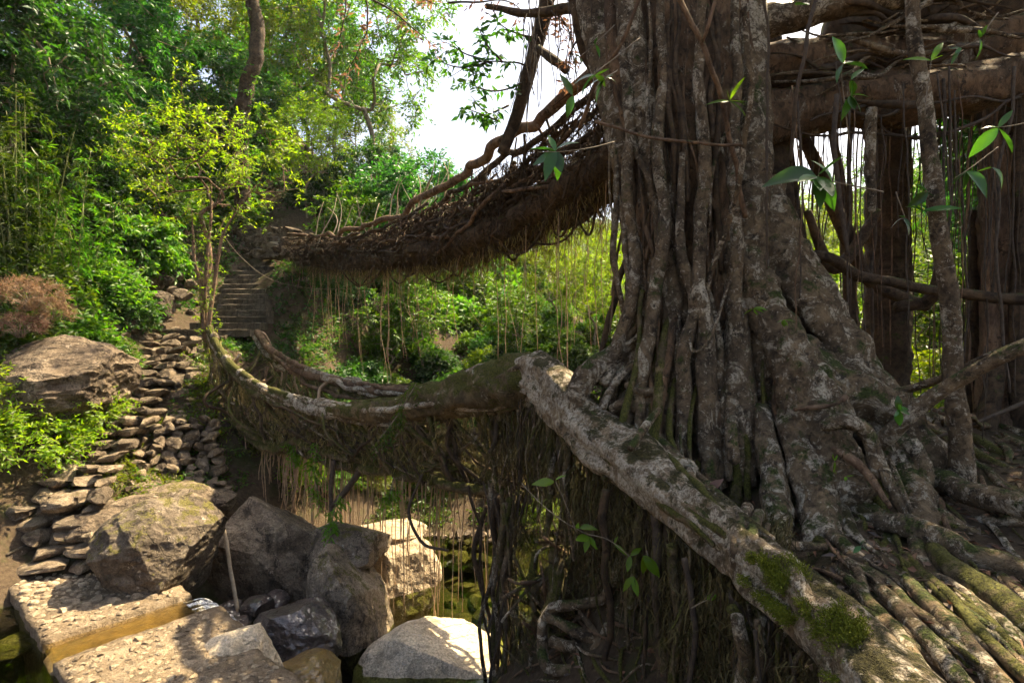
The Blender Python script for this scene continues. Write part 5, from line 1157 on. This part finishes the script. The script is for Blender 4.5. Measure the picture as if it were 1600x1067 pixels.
# larger trees
T_a = make_tree('tall_tree', 'x', 'tree', None, 410, (0,0,0), (0,0,6.2), np.array([2.6,2.6,3.4]), 210, M['leaf_green'], M['twig'], .010, per=9, tw=3, L=.15, W=.06, tlen=.5, droop=.3, hollow=.25, lower=-.85, max_r=.2)
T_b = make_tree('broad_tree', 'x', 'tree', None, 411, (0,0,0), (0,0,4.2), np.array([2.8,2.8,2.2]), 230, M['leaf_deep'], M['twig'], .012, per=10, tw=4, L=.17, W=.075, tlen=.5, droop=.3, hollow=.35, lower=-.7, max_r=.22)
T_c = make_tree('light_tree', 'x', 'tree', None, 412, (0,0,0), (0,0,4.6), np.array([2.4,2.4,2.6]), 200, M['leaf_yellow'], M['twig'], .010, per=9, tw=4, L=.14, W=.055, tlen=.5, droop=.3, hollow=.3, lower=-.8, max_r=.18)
T_d = make_tree('sapling', 'x', 'tree', None, 413, (0,0,0), (0,0,2.7), np.array([1.1,1.1,1.5]), 110, M['leaf_green'], M['twig'], .007, per=8, tw=3, L=.13, W=.055, tlen=.35, droop=.3, hollow=.2, lower=-.9, max_r=.07)
for (pr, px, d, s, lab) in [
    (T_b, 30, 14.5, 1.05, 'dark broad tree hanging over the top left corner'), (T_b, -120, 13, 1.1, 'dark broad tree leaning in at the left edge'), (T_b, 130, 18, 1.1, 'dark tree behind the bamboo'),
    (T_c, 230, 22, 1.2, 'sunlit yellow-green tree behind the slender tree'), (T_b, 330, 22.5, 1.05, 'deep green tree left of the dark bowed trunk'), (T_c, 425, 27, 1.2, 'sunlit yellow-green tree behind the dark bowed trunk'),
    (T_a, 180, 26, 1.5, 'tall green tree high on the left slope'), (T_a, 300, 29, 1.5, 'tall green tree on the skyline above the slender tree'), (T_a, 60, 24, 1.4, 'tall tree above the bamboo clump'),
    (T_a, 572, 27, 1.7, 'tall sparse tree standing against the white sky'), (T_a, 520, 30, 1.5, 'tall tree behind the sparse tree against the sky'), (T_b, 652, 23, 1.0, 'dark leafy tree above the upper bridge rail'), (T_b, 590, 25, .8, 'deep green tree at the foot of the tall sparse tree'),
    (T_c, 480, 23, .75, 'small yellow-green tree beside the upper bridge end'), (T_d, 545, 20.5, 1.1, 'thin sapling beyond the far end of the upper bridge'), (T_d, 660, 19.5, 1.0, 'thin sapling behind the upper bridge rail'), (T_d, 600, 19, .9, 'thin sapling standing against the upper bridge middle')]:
    x, y, z = on_ground(px, d); place(pr, (x, y, z-.2), rl.uniform(0,6), s, lab, 'trees on the left slope')
# dark bowed trunk on the slope
bt = empty('bowed_tree', on_ground(385, 19.5), 'dark bowed trunk draped with creepers rising out of the picture', 'tree')
px_root('trunk', [(380,330,19.3),(378,230,19.3),(380,165,19.3),(396,105,19.2),(402,60,19.2),(396,10,19.1),(388,-60,19),(380,-160,19)], [12,11,11,11,11,10,9,8], M['bark_dark'], bt, sides=14, wander=.1)
g, gt = G(), G(); rng = np.random.default_rng(8); q = PL([(rng.uniform(280,520), rng.uniform(-320,-10), 19+rng.normal(0,1.6)) for _ in range(700)]); twigs(g, gt, rng, q, rng.normal(0,1,(700,3)), .5, 9, .16, .06, .3); part('crown', g, M['leaf_green'], bt)
g = G()
for k in range(14):
    x0 = rng.uniform(300,480); tube(g, PL([(392,-60,19),((x0+392)/2,-140+rng.normal(0,30),19),(x0,rng.uniform(-250,-20),19+rng.normal(0,1))]), [.12,.07,.02], 6, .3, .1)
part('limb', g, M['bark_dark'], bt)
g = G(); q = PL([(388+rng.normal(0,9), rng.uniform(10,330), 19.2+rng.normal(0,.15)) for _ in range(150)]); twigs(g, None, rng, q, rng.normal(0,1,(150,3)), .3, 8, .12, .05, .4); part('creeper', g, M['leaf_green'], bt)

# ------------------------------------------------------------------ far bank seen between the two bridges
cnt = 0
for _ in range(2000):
    x, y = rl.uniform(-7.5, 9), rl.uniform(14.5, 31)
    h = H(x, y)
    if h < -3.6 or cnt > 120 or (x < -5.3 and y < 19.5): continue
    if x > 4.5 and y < 17: continue
    b = rl.choice([B_vin, B_grn, B_yel, B_big, B_vin, B_dep, B_grn]) if x > -2.5 else rl.choice([B_vin, B_dep, B_grn, B_vin])
    lk = {B_vin: 'trailing leafy climber', B_grn: 'green leafy climber', B_yel: 'yellow-green leafy climber', B_dep: 'deep green leafy climber', B_big: 'broad-leaved climber'}[b]
    lz = 'in the shade below the upper bridge end' if x < -2.5 else 'close behind the lower bridge' if y < 18.5 else 'behind the great trunk' if x > 3 else 'on the sunlit far bank between the two bridges'
    place(b, (x, y, h-.2), rl.uniform(0,6), rl.uniform(.5, .9), lk+' '+lz, 'climbers on the far bank', cat='climber'); cnt += 1
for (px, d, s, b, lab) in [(420,12.8,.5,B_yel,'yellow-green bush behind the tan hanging roots'), (470,12.9,.55,B_yel,'yellow-green bush glowing below the lower bridge'), (520,13.4,.5,B_grn,'green bush under the middle of the lower bridge'), (575,14.2,.55,B_yel,'small bush left of the pool wall'), (800,14.8,.6,B_grn,'green bush right of the pool wall'), (850,14.2,.6,B_yel,'yellow-green bush behind the root pillar')]:
    x, y, z = on_ground(px, d); place(b, (x, y, z-.08), rl.uniform(0,6), s, lab, 'bushes under the lower bridge', cat='shrub')
for k,(px,py,d,s) in enumerate([(690,620,15.2,1.3),(650,640,15.0,1.1),(820,640,14.6,1.0),(760,600,16,1.1),(900,600,15.5,1.0),(560,610,16.2,1.0)]):
    x, y, z = on_ground(px, d); place(FERN, (x, y, z+.25), rl.uniform(0,6), s*1.3, 'arching fern at the foot of the far bank behind the lower bridge', 'ferns on the far bank')
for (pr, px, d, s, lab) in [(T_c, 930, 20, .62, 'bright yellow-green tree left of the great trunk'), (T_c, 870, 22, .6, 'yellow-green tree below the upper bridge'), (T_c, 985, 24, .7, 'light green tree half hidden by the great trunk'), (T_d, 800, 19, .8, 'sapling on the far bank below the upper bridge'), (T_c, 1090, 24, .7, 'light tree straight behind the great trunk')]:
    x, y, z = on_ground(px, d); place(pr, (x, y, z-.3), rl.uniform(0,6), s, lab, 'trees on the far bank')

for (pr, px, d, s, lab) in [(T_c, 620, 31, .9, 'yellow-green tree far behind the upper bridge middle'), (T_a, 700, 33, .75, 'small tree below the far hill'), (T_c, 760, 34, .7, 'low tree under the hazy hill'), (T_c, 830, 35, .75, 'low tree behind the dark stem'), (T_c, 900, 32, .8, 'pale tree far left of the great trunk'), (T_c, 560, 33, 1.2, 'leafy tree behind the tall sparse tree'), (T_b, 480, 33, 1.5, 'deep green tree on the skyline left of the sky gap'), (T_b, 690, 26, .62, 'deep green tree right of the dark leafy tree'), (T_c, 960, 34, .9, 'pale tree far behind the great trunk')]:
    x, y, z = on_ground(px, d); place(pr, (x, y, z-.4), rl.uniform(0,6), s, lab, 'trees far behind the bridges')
for _ in range(34):
    x, y = rl.uniform(-8, 9), rl.uniform(27, 40); place(rl.choice([B_yel, B_grn, B_big]), (x, y, H(x, y)-.2), rl.uniform(0,6), rl.uniform(1.2, 2.0), 'bushy shrub far behind the upper bridge', 'shrubs far behind the upper bridge', cat='shrub')
# ------------------------------------------------------------------ right bank forest
for (pr, px, d, s, lab) in [
    (T_c, 1300, 20, .85, 'yellow-green tree seen between the hanging roots'), (T_c, 1430, 22, .8, 'bright tree behind the pale aerial stem'), (T_c, 1540, 18, .8, 'bright tree left of the brown column trunk'), (T_a, 1370, 30, 1.0, 'tall green tree far behind the dark stem'),
    (T_c, 1620, 23, 1.0, 'sunlit tree at the right edge'), (T_b, 1700, 15, 1.0, 'dark tree cut by the right edge'), (T_d, 1480, 14, 1.1, 'sapling in the hazy gap right of the dark stem'), (T_d, 1560, 12, 1.0, 'sapling beside the brown column trunk'), (T_d, 1260, 15, 1.2, 'sapling behind the buttress roots'),
    (T_c, 1290, 33, 1.15, 'light tree between the buttress and the dark stem far behind'), (T_c, 1345, 26, .95, 'yellow-green tree just left of the dark stem'), (T_c, 1440, 32, 1.2, 'light tree far behind the pale aerial stem'), (T_c, 1510, 27, 1.0, 'yellow-green tree between the pale stem and the column trunk'), (T_a, 1500, 34, 1.0, 'tall tree in the haze'), (T_c, 1250, 29, 1.0, 'light green tree far behind the buttress')]:
    x, y, z = on_ground(px, d); place(pr, (x, y, z-.3), rl.uniform(0,6), s, lab, 'trees behind the hanging roots')
cnt = 0
for _ in range(600):
    x, y = rl.uniform(4.5, 26), rl.uniform(8.5, 30)
    if x/y > 1.05 or x/y < .3 or cnt > 55: continue
    if y < 10 and x < 7.5: continue
    b = rl.choice([B_yel, B_grn, B_big, B_yel]); lk = {B_yel: 'yellow-green', B_grn: 'mid green', B_big: 'broad-leaved'}[b]
    lz = 'near the column trunk' if x/y > .78 else 'in the hazy gap behind the pale aerial stem' if x/y > .58 else 'behind the buttress roots'
    place(b, (x, y, H(x, y)-.15), rl.uniform(0,6), rl.uniform(.7, 1.6), 'low %s shrub %s' % (lk, lz), 'shrubs behind the hanging roots', cat='shrub'); cnt += 1
# brown column trunk at the right
ct = empty('column_tree', P(1572,720,8.0), 'reddish brown ribbed column trunk at the right edge', 'tree')
for pts, r, m in [([(1570,60,8.2),(1572,200,8.15),(1568,350,8.1),(1572,500,8.05),(1570,620,8),(1566,740,7.9)], [30,30,32,33,36,44], 'bark_brown'), ([(1545,100,8.0),(1548,300,8.0),(1545,500,7.9),(1535,740,7.8)], [9,11,12,16], 'bark_brown'),
                  ([(1592,60,7.8),(1594,300,7.8),(1590,500,7.7),(1592,760,7.6)], [8,9,11,14], 'bark_dark'), ([(1520,330,8.4),(1522,480,8.3),(1515,620,8.2),(1505,740,8.1)], [6,8,12,16], 'bark_dark'), ([(1560,560,7.8),(1545,640,7.7),(1520,720,7.6),(1490,760,7.5)], [12,14,14,12], 'bark_dark'), ([(1600,400,7.7),(1615,600,7.6),(1600,760,7.5)], [14,18,22], 'bark_dark')]:
    px_root('trunk' if r[0] == 30 else 'root_column', pts, r, M[m], ct, sides=18, seg=.06, wob=.22, ridge=.3)
# tall trees beyond the right edge that shade the great trunk
for (x, y, s, pr, lab) in [(9.9,9.6,1.2,T_b,'broad tree just beyond the right edge'), (12.5,8.0,1.3,T_b,'tall shade tree outside the right edge'), (16.5,17.0,1.2,T_b,'shade tree deep in the right forest')]:
    place(pr, (x, y, H(x,y)-.2), rl.uniform(0,6), (s,s,s*1.25), lab, 'shade trees on the right bank')
# the fig's own canopy above the picture
rng = np.random.default_rng(9); g, gt = G(), G()
for (c, r, n) in [((3.6,6.6,8.3),(3.6,3.2,1.8),750), ((7.0,7.0,7.4),(3.0,2.6,1.5),650), ((5.0,3.8,7.0),(2.4,2.0,1.3),300)]:
    q = nrm(rng.normal(size=(n,3)))*rng.uniform(.3,1,(n,1))**.5*np.array(r)+np.array(c); twigs(g, gt, rng, q, rng.normal(0,1,(n,3)), .5, 8, .17, .075, .25)
cr_ = part('crown', g, M['leaf_fig'], fig); part('twig', gt, M['twig'], cr_, kind='stuff')

# ------------------------------------------------------------------ sprigs of large leaves in the foreground
def sprig(label, stem, tips, leafm, L, W, seed, r=.004, mat='twig', group='leafy sprigs near the camera', spread=None, cat='leafy sprig'):
    """stem: traced points; tips: (px, py, d, angle in degrees on the picture plane, length factor) for each leaf"""
    rng = np.random.default_rng(seed); s = PL(stem); e = empty('leafy_sprig', s[0], label, cat, group)
    g = G(); tube(g, s, np.linspace(r*1.3, r*.7, len(s)), 6, .04, .1, 8, 1, .01); part('stem', g, M[mat], e)
    for (px, py, d, a, f) in tips:
        a = math.radians(a); a += rng.normal(0,.35); f *= rng.uniform(.5,1.05); D = np.array([[math.cos(a), rng.normal(-.1,.6), math.sin(a)-.15]]); N = np.array([[rng.normal(0,.5), -.6+rng.normal(0,.5), .8]])
        g = G(); leaves(g, P(px,py,d)[None], D, N, np.array([L*f]), np.array([W*f*rng.uniform(.75,1.15)]), rng.uniform(.02,.28), rng.uniform(-.05,.4), True); part('leaf', g, leafm, e)
    return e
def fan(px, py, d, angs, f=1.0): return [(px, py, d, a, f*(0.8+0.4*((i*37) % 10)/10)) for i, a in enumerate(angs)]
sprig('sprig of broad dark leaves in front of the upper bridge', [(960,222,4.4),(920,232,4.3),(870,238,4.2),(840,238,4.2)], fan(868,236,4.2,[150,100,45,-20,-60,-120,-150]), M['leaf_fig'], .24, .10, 1)
sprig('pair of broad leaves on a twig left of the trunk', [(1000,60,4.6),(955,95,4.5),(915,125,4.4)], fan(930,118,4.4,[20,160,200,60])+fan(895,150,4.5,[230,120]), M['leaf_fig'], .22, .09, 2)
sprig('sprig of pointed leaves beside the trunk edge', [(965,110,4.6),(945,122,4.5)], fan(945,122,4.5,[-10,30,170,215,250]), M['leaf_fig'], .17, .06, 3)
sprig('cluster of glossy leaves under the top limbs', [(1330,230,4.0),(1322,180,3.95),(1315,120,3.9),(1318,95,3.9)], fan(1318,100,3.9,[100,40,160,200])+fan(1330,125,3.9,[80,-80,-30])+fan(1328,150,3.9,[10,230,260,-60]), M['leaf_fig'], .21, .09, 4)
sprig('large drooping glossy leaves in front of the aerial roots', [(1380,300,3.8),(1340,292,3.75),(1300,284,3.7),(1275,276,3.7)], fan(1276,276,3.7,[60,150,195,235,-95,-110,-20,20])+fan(1300,284,3.7,[80]), M['leaf_fig'], .27, .115, 5)
sprig('bright round leaf dangling from the top edge', [(1225,-40,4.0),(1235,-5,3.9),(1242,8,3.9)], [(1242,8,3.9,-75,1.0),(1240,2,3.9,160,.9),(1236,-8,3.9,20,.9)], M['leaf_fig'], .2, .12, 6)
sprig('small leaf rosette on the mossy mound', [(1402,665,4.4),(1404,645,4.35)], fan(1404,640,4.35,[100,30,160,-30,210,-90]), M['leaf_fig'], .13, .06, 7)
sprig('two bright green leaves on a bare stem under the anchor root', [(900,830,4.6),(880,780,4.5),(868,752,4.5)], [(866,752,4.5,197,1.1),(868,750,4.5,15,.7)], M['leaf_bright'], .2, .065, 8)
sprig('hanging sprig of fresh leaves under the anchor root', [(815,755,5.0),(860,800,4.9),(910,830,4.8),(950,842,4.7),(985,870,4.6)], fan(905,825,4.8,[140,100,40])+fan(920,838,4.8,[-60,200,-110,-30])+fan(960,850,4.7,[60,-20])+fan(985,868,4.6,[-80,20]), M['leaf_bright'], .17, .065, 9)
sprig('drooping fresh leaves below the hanging sprig', [(1010,860,4.4),(1015,880,4.4)], fan(1005,868,4.4,[20,-50,-85])+fan(990,900,4.45,[-70,-110,-95]), M['leaf_bright'], .17, .07, 10)
sprig('single bright leaf on a thin root stub', [(1080,950,3.9),(1105,937,3.85)], [(1105,937,3.85,20,1.0)], M['leaf_bright'], .13, .055, 11)
sprig('upright narrow leaves sprouting by the pale aerial stem', [(1445,180,4.4),(1452,120,4.4),(1455,95,4.4)], fan(1455,95,4.4,[35,165,50]), M['leaf_bright'], .2, .045, 12)
sprig('little sprig sprouting from the trunk foot', [(1160,480,5.2),(1175,482,5.15)], fan(1178,482,5.15,[175,20,-70,-40]), M['leaf_bright'], .13, .045, 13)
sprig('small sprig on the right buttress', [(1215,505,5.2),(1222,500,5.2)], fan(1224,500,5.2,[-90,-60,20,170]), M['leaf_bright'], .12, .045, 14)
sprig('broad leaves at the right edge before the column trunk', [(1640,180,4.2),(1590,195,4.2),(1550,200,4.2)], fan(1560,200,4.2,[175,-20,-150,30])+fan(1550,262,4.4,[190,-10]), M['leaf_fig'], .24, .085, 15)
sprig('broad hanging leaves left of the column trunk', [(1560,230,5.0),(1520,260,5.0),(1490,280,5.0)], fan(1510,268,5.0,[30,-70,-100,200])+fan(1450,300,5.1,[190,100,-40])+fan(1440,330,5.1,[170,10]), M['leaf_fig'], .26, .10, 16)
sprig('fresh seedlings on the mossy mound', [(1300,735,4.6),(1304,720,4.6)], fan(1304,720,4.6,[60,120,-80,-110])+fan(1322,745,4.55,[20,160]), M['leaf_bright'], .12, .035, 17)
sprig('bluish seedling in the bottom right litter', [(1345,860,3.9),(1345,852,3.9)], fan(1345,853,3.9,[70,-70,190]), M['leaf_fig'], .09, .04, 18)
sprig('fern-like tuft of narrow leaves perched on the middle of the trunk', [(1150,170,5.3),(1140,160,5.3)], fan(1140,158,5.3,[20,60,100,140,170,200,-20,-60]), M['leaf_bright'], .22, .035, 19)
sprig('few broad leaves hanging before the dark stem', [(1400,300,4.8),(1410,330,4.8),(1415,345,4.8)], fan(1412,340,4.8,[200,-30,-80,120]), M['leaf_fig'], .2, .08, 20)
sprig('leafy twig at the top right before the limbs', [(1560,20,4.6),(1530,60,4.6),(1500,75,4.6)], fan(1530,60,4.6,[150,-60,40])+fan(1502,75,4.6,[180,-100,-150]), M['leaf_fig'], .17, .06, 21)
sprig('small leafy twig at the left edge of the trunk top', [(960,40,5.2),(930,70,5.2),(905,90,5.2)], fan(930,70,5.2,[120,-40,200])+fan(906,90,5.2,[180,-100,140]), M['leaf_fig'], .14, .05, 22)
# leafy branches against the white sky
def sky_branch(label, stems, leafm, L, W, n, seed):
    rng = np.random.default_rng(seed); e = empty('leafy_branch', P(*stems[0][0]), label, 'branch', 'branches against the white sky')
    g = G(); lg = G()
    for s in stems:
        c = tube(g, PL(s), np.linspace(.018, .004, len(s)), 6, .06, .1, 6, 1, .05)
        i = rng.integers(len(c)//4, len(c), n); twigs(lg, g, rng, c[i], rng.normal(0,1,(n,3)), .16, 4, L, W, .35, .003)
    part('branch', g, M['root_dark'], e); part('foliage', lg, leafm, e); return e
sky_branch('sparse leafy branch reaching left from the dark stem across the sky', [[(830,105,8.8),(790,98,8.6),(750,100,8.4),(700,122,8.2)], [(785,98,8.6),(760,70,8.4),(745,40,8.3)], [(770,100,8.5),(730,85,8.3),(690,65,8.2)], [(815,130,8.8),(770,140,8.6),(720,128,8.5)], [(780,190,9),(750,180,8.8),(725,170,8.7)], [(795,165,9),(760,175,8.8),(735,150,8.6)], [(840,60,8.8),(800,50,8.6),(760,20,8.5)], [(760,98,8.4),(720,105,8.3),(680,95,8.2)]], M['leaf_fig'], .14, .055, 14, 31)
sky_branch('dark dangling twigs at the top edge above the upper bridge', [[(560,-40,9),(575,20,9),(560,80,9),(520,140,9)], [(580,0,9),(620,20,9),(650,50,9),(690,80,9)], [(540,-30,9),(535,30,9),(525,80,9)], [(600,-40,9),(640,-10,9),(700,15,9)]], M['leaf_dry'], .11, .035, 14, 32)
sky_branch('drooping twigs with small leaves between the dark stem and the trunk', [[(860,0,8.2),(880,30,8),(895,60,7.9)], [(850,40,8.4),(870,20,8.1),(900,10,8)], [(905,60,7.8),(890,90,7.8),(880,140,7.9)], [(700,5,8.5),(780,0,8.4),(820,20,8.3)]], M['leaf_dry'], .10, .035, 16, 33)
# bamboo-like sprig and creeping fern hanging on the lower bridge
def hanging_leaves(label, pts, n, leafm, L, W, seed):
    rng = np.random.default_rng(seed); s = PL(pts); e = empty('hanging_plant', s[0], label, 'plant', 'plants hanging on the lower bridge')
    g = G(); c = tube(g, s, [.008]*len(s), 5, .05, 0); part('stem', g, M['twig'], e); lg = G()
    i = rng.integers(0, len(c), n); twigs(lg, None, rng, c[i], rng.normal(0,1,(n,3))+np.array([0,0,-.6]), .18, 6, L, W, .5); part('foliage', lg, leafm, e)
hanging_leaves('bright green narrow-leaved plant hanging over the pale ledge', [(530,770,9.6),(522,800,9.5),(515,835,9.4)], 26, M['leaf_bright'], .14, .025, 41)
hanging_leaves('soft fern trailing over the near handrail', [(650,600,8.2),(620,650,8.1),(590,690,8.1)], 40, M['leaf_green'], .09, .02, 42)
hanging_leaves('bright tuft growing among the hanging roots', [(495,690,10.6),(492,740,10.5),(498,780,10.4)], 36, M['leaf_bright'], .12, .025, 43)
hanging_leaves('small leafy tuft on the left root curtain', [(455,690,11.1),(462,720,11.0)], 26, M['leaf_bright'], .10, .03, 44)
hanging_leaves('leafy tuft below the middle of the lower bridge', [(615,745,9.2),(608,780,9.1)], 16, M['leaf_bright'], .12, .03, 45)
# overhead wire
g = G(); tube(g, PL([(345,362,17),(375,400,16.5),(420,435,16.2),(480,450,16),(545,452,15.8)]), [.007]*5, 5, .2, 0)
tag(part('wire', g, M['twig']), 'thin slack wire strung below the upper bridge', 'wire')
# fallen leaves: a few large ones, the rest litter
for k,(px,py,d,a,s,lab) in enumerate([(1108,770,4.75,60,.16,'large curled yellow-brown leaf lying behind the anchor root'), (1372,985,3.3,40,.09,'reddish fallen leaf between the bottom right roots'), (1345,948,3.5,-40,.08,'small red fallen leaf above the bottom right roots'), (1248,935,3.35,-60,.1,'rust coloured leaf stuck on the anchor root'), (1146,1010,3.75,-85,.16,'long rusty dead leaf hanging in the root curtain')]):
    a = math.radians(a); g = G(); leaves(g, P(px,py,d)[None], np.array([[math.cos(a), -.2, math.sin(a)]]), np.array([[0,-.5,.9]]), np.array([s]), np.array([s*.5]), .25, .3, True)
    tag(part('fallen_leaf', g, M['leaf_dry']), lab, 'leaf', 'fallen leaves')
rng = np.random.default_rng(12); n = 5200; x = rng.uniform(.2, 6.5, n); y = rng.uniform(2.2, 7.5, n); z = Hs(x, y)+.02
g = G(); leaves(g, np.stack([x,y,z],1), nrm(rng.normal(0,1,(n,3))*np.array([1,1,.25])), np.array([0,0,1.0])+rng.normal(0,.35,(n,3)), rng.uniform(.04,.11,n), rng.uniform(.015,.045,n), .2, .2)
n = 2600; x = rng.uniform(-9.5,-5.5,n); y = rng.uniform(9,16,n); z = Hs(x,y)+.03; leaves(g, np.stack([x,y,z],1), nrm(rng.normal(0,1,(n,3))*np.array([1,1,.25])), np.array([0,0,1.0])+rng.normal(0,.35,(n,3)), rng.uniform(.04,.1,n), rng.uniform(.015,.04,n), .2, .2)
tag(part('leaf_litter', g, M['leaf_litter']), 'brown fallen leaf litter on the forest floor', 'leaf litter', kind='stuff')
# low ground cover on the banks
def cover(label, xr, yr, n, leafm, L, W, seed, cond=None, above=.6):
    rng = np.random.default_rng(seed); x = rng.uniform(*xr, n); y = rng.uniform(*yr, n)
    q = np.stack([x, y, np.zeros(n)], 1); k = fbm(q*.8, 3, seed) > -.1
    if cond is not None: k &= cond(x, y)
    x, y = x[k], y[k]; z = Hs(x, y); m = len(x); ok = z > WATER+above; x, y, z = x[ok], y[ok], z[ok]; m = len(x)
    g = G(); twigs(g, None, rng, np.stack([x,y,z],1), rng.normal(0,.6,(m,3))+np.array([0,0,1.0]), .3, 6, L, W, .3)
    return tag(part('ground_cover', g, leafm), label, 'ground cover', kind='stuff')
cover('low green undergrowth on the left hillside', (-20,-5.5), (9.5,27), 17000, M['leaf_deep'], .12, .05, 51, lambda x, y: (np.abs(x-STX(y)) > 1.0) & ~((x > -7.5) & (y < 14)))
cover('low leafy undergrowth on the far bank', (-6,9), (14.5,30), 7000, M['leaf_green'], .13, .055, 52)
cover('low sunlit undergrowth on the right forest floor', (4.5,24), (8,28), 4500, M['leaf_yellow'], .12, .05, 53)
cover('leafy undergrowth at the foot of the far bank', (-6.0,2.0), (12.9,16.5), 3600, M['leaf_green'], .12, .05, 56, None, .12)
cover('weeds between the steps and the lower bridge', (-7.6,-5.8), (9.6,13.5), 1500, M['leaf_yellow'], .09, .03, 54)

cover('mixed weeds along the steps and on the bare bank', (-11,-5.4), (9.2,20), 3800, M['leaf_green'], .09, .035, 55, lambda x, y: np.abs(x-STX(y)) > .95)
# ------------------------------------------------------------------ damp forest air
m, n, l = newmat('damp_air'); pv = n.new('ShaderNodeVolumePrincipled'); pv.inputs['Color'].default_value = (0.86, 0.92, 0.95, 1); pv.inputs['Density'].default_value = 0.00035; pv.inputs['Anisotropy'].default_value = 0.3
o_ = n.new('ShaderNodeOutputMaterial'); l.new(pv.outputs[0], o_.inputs['Volume'])
HX = np.array([(a, b, c) for a in (-340,340) for b in (-270,335) for c in (-30,125)], float)
tag(part('haze', G().add(HX, [(0,1,3,2),(4,6,7,5),(0,4,5,1),(2,3,7,6),(0,2,6,4),(1,5,7,3)]), m, smooth=False), 'thin bluish haze in the forest air', 'haze', kind='stuff')
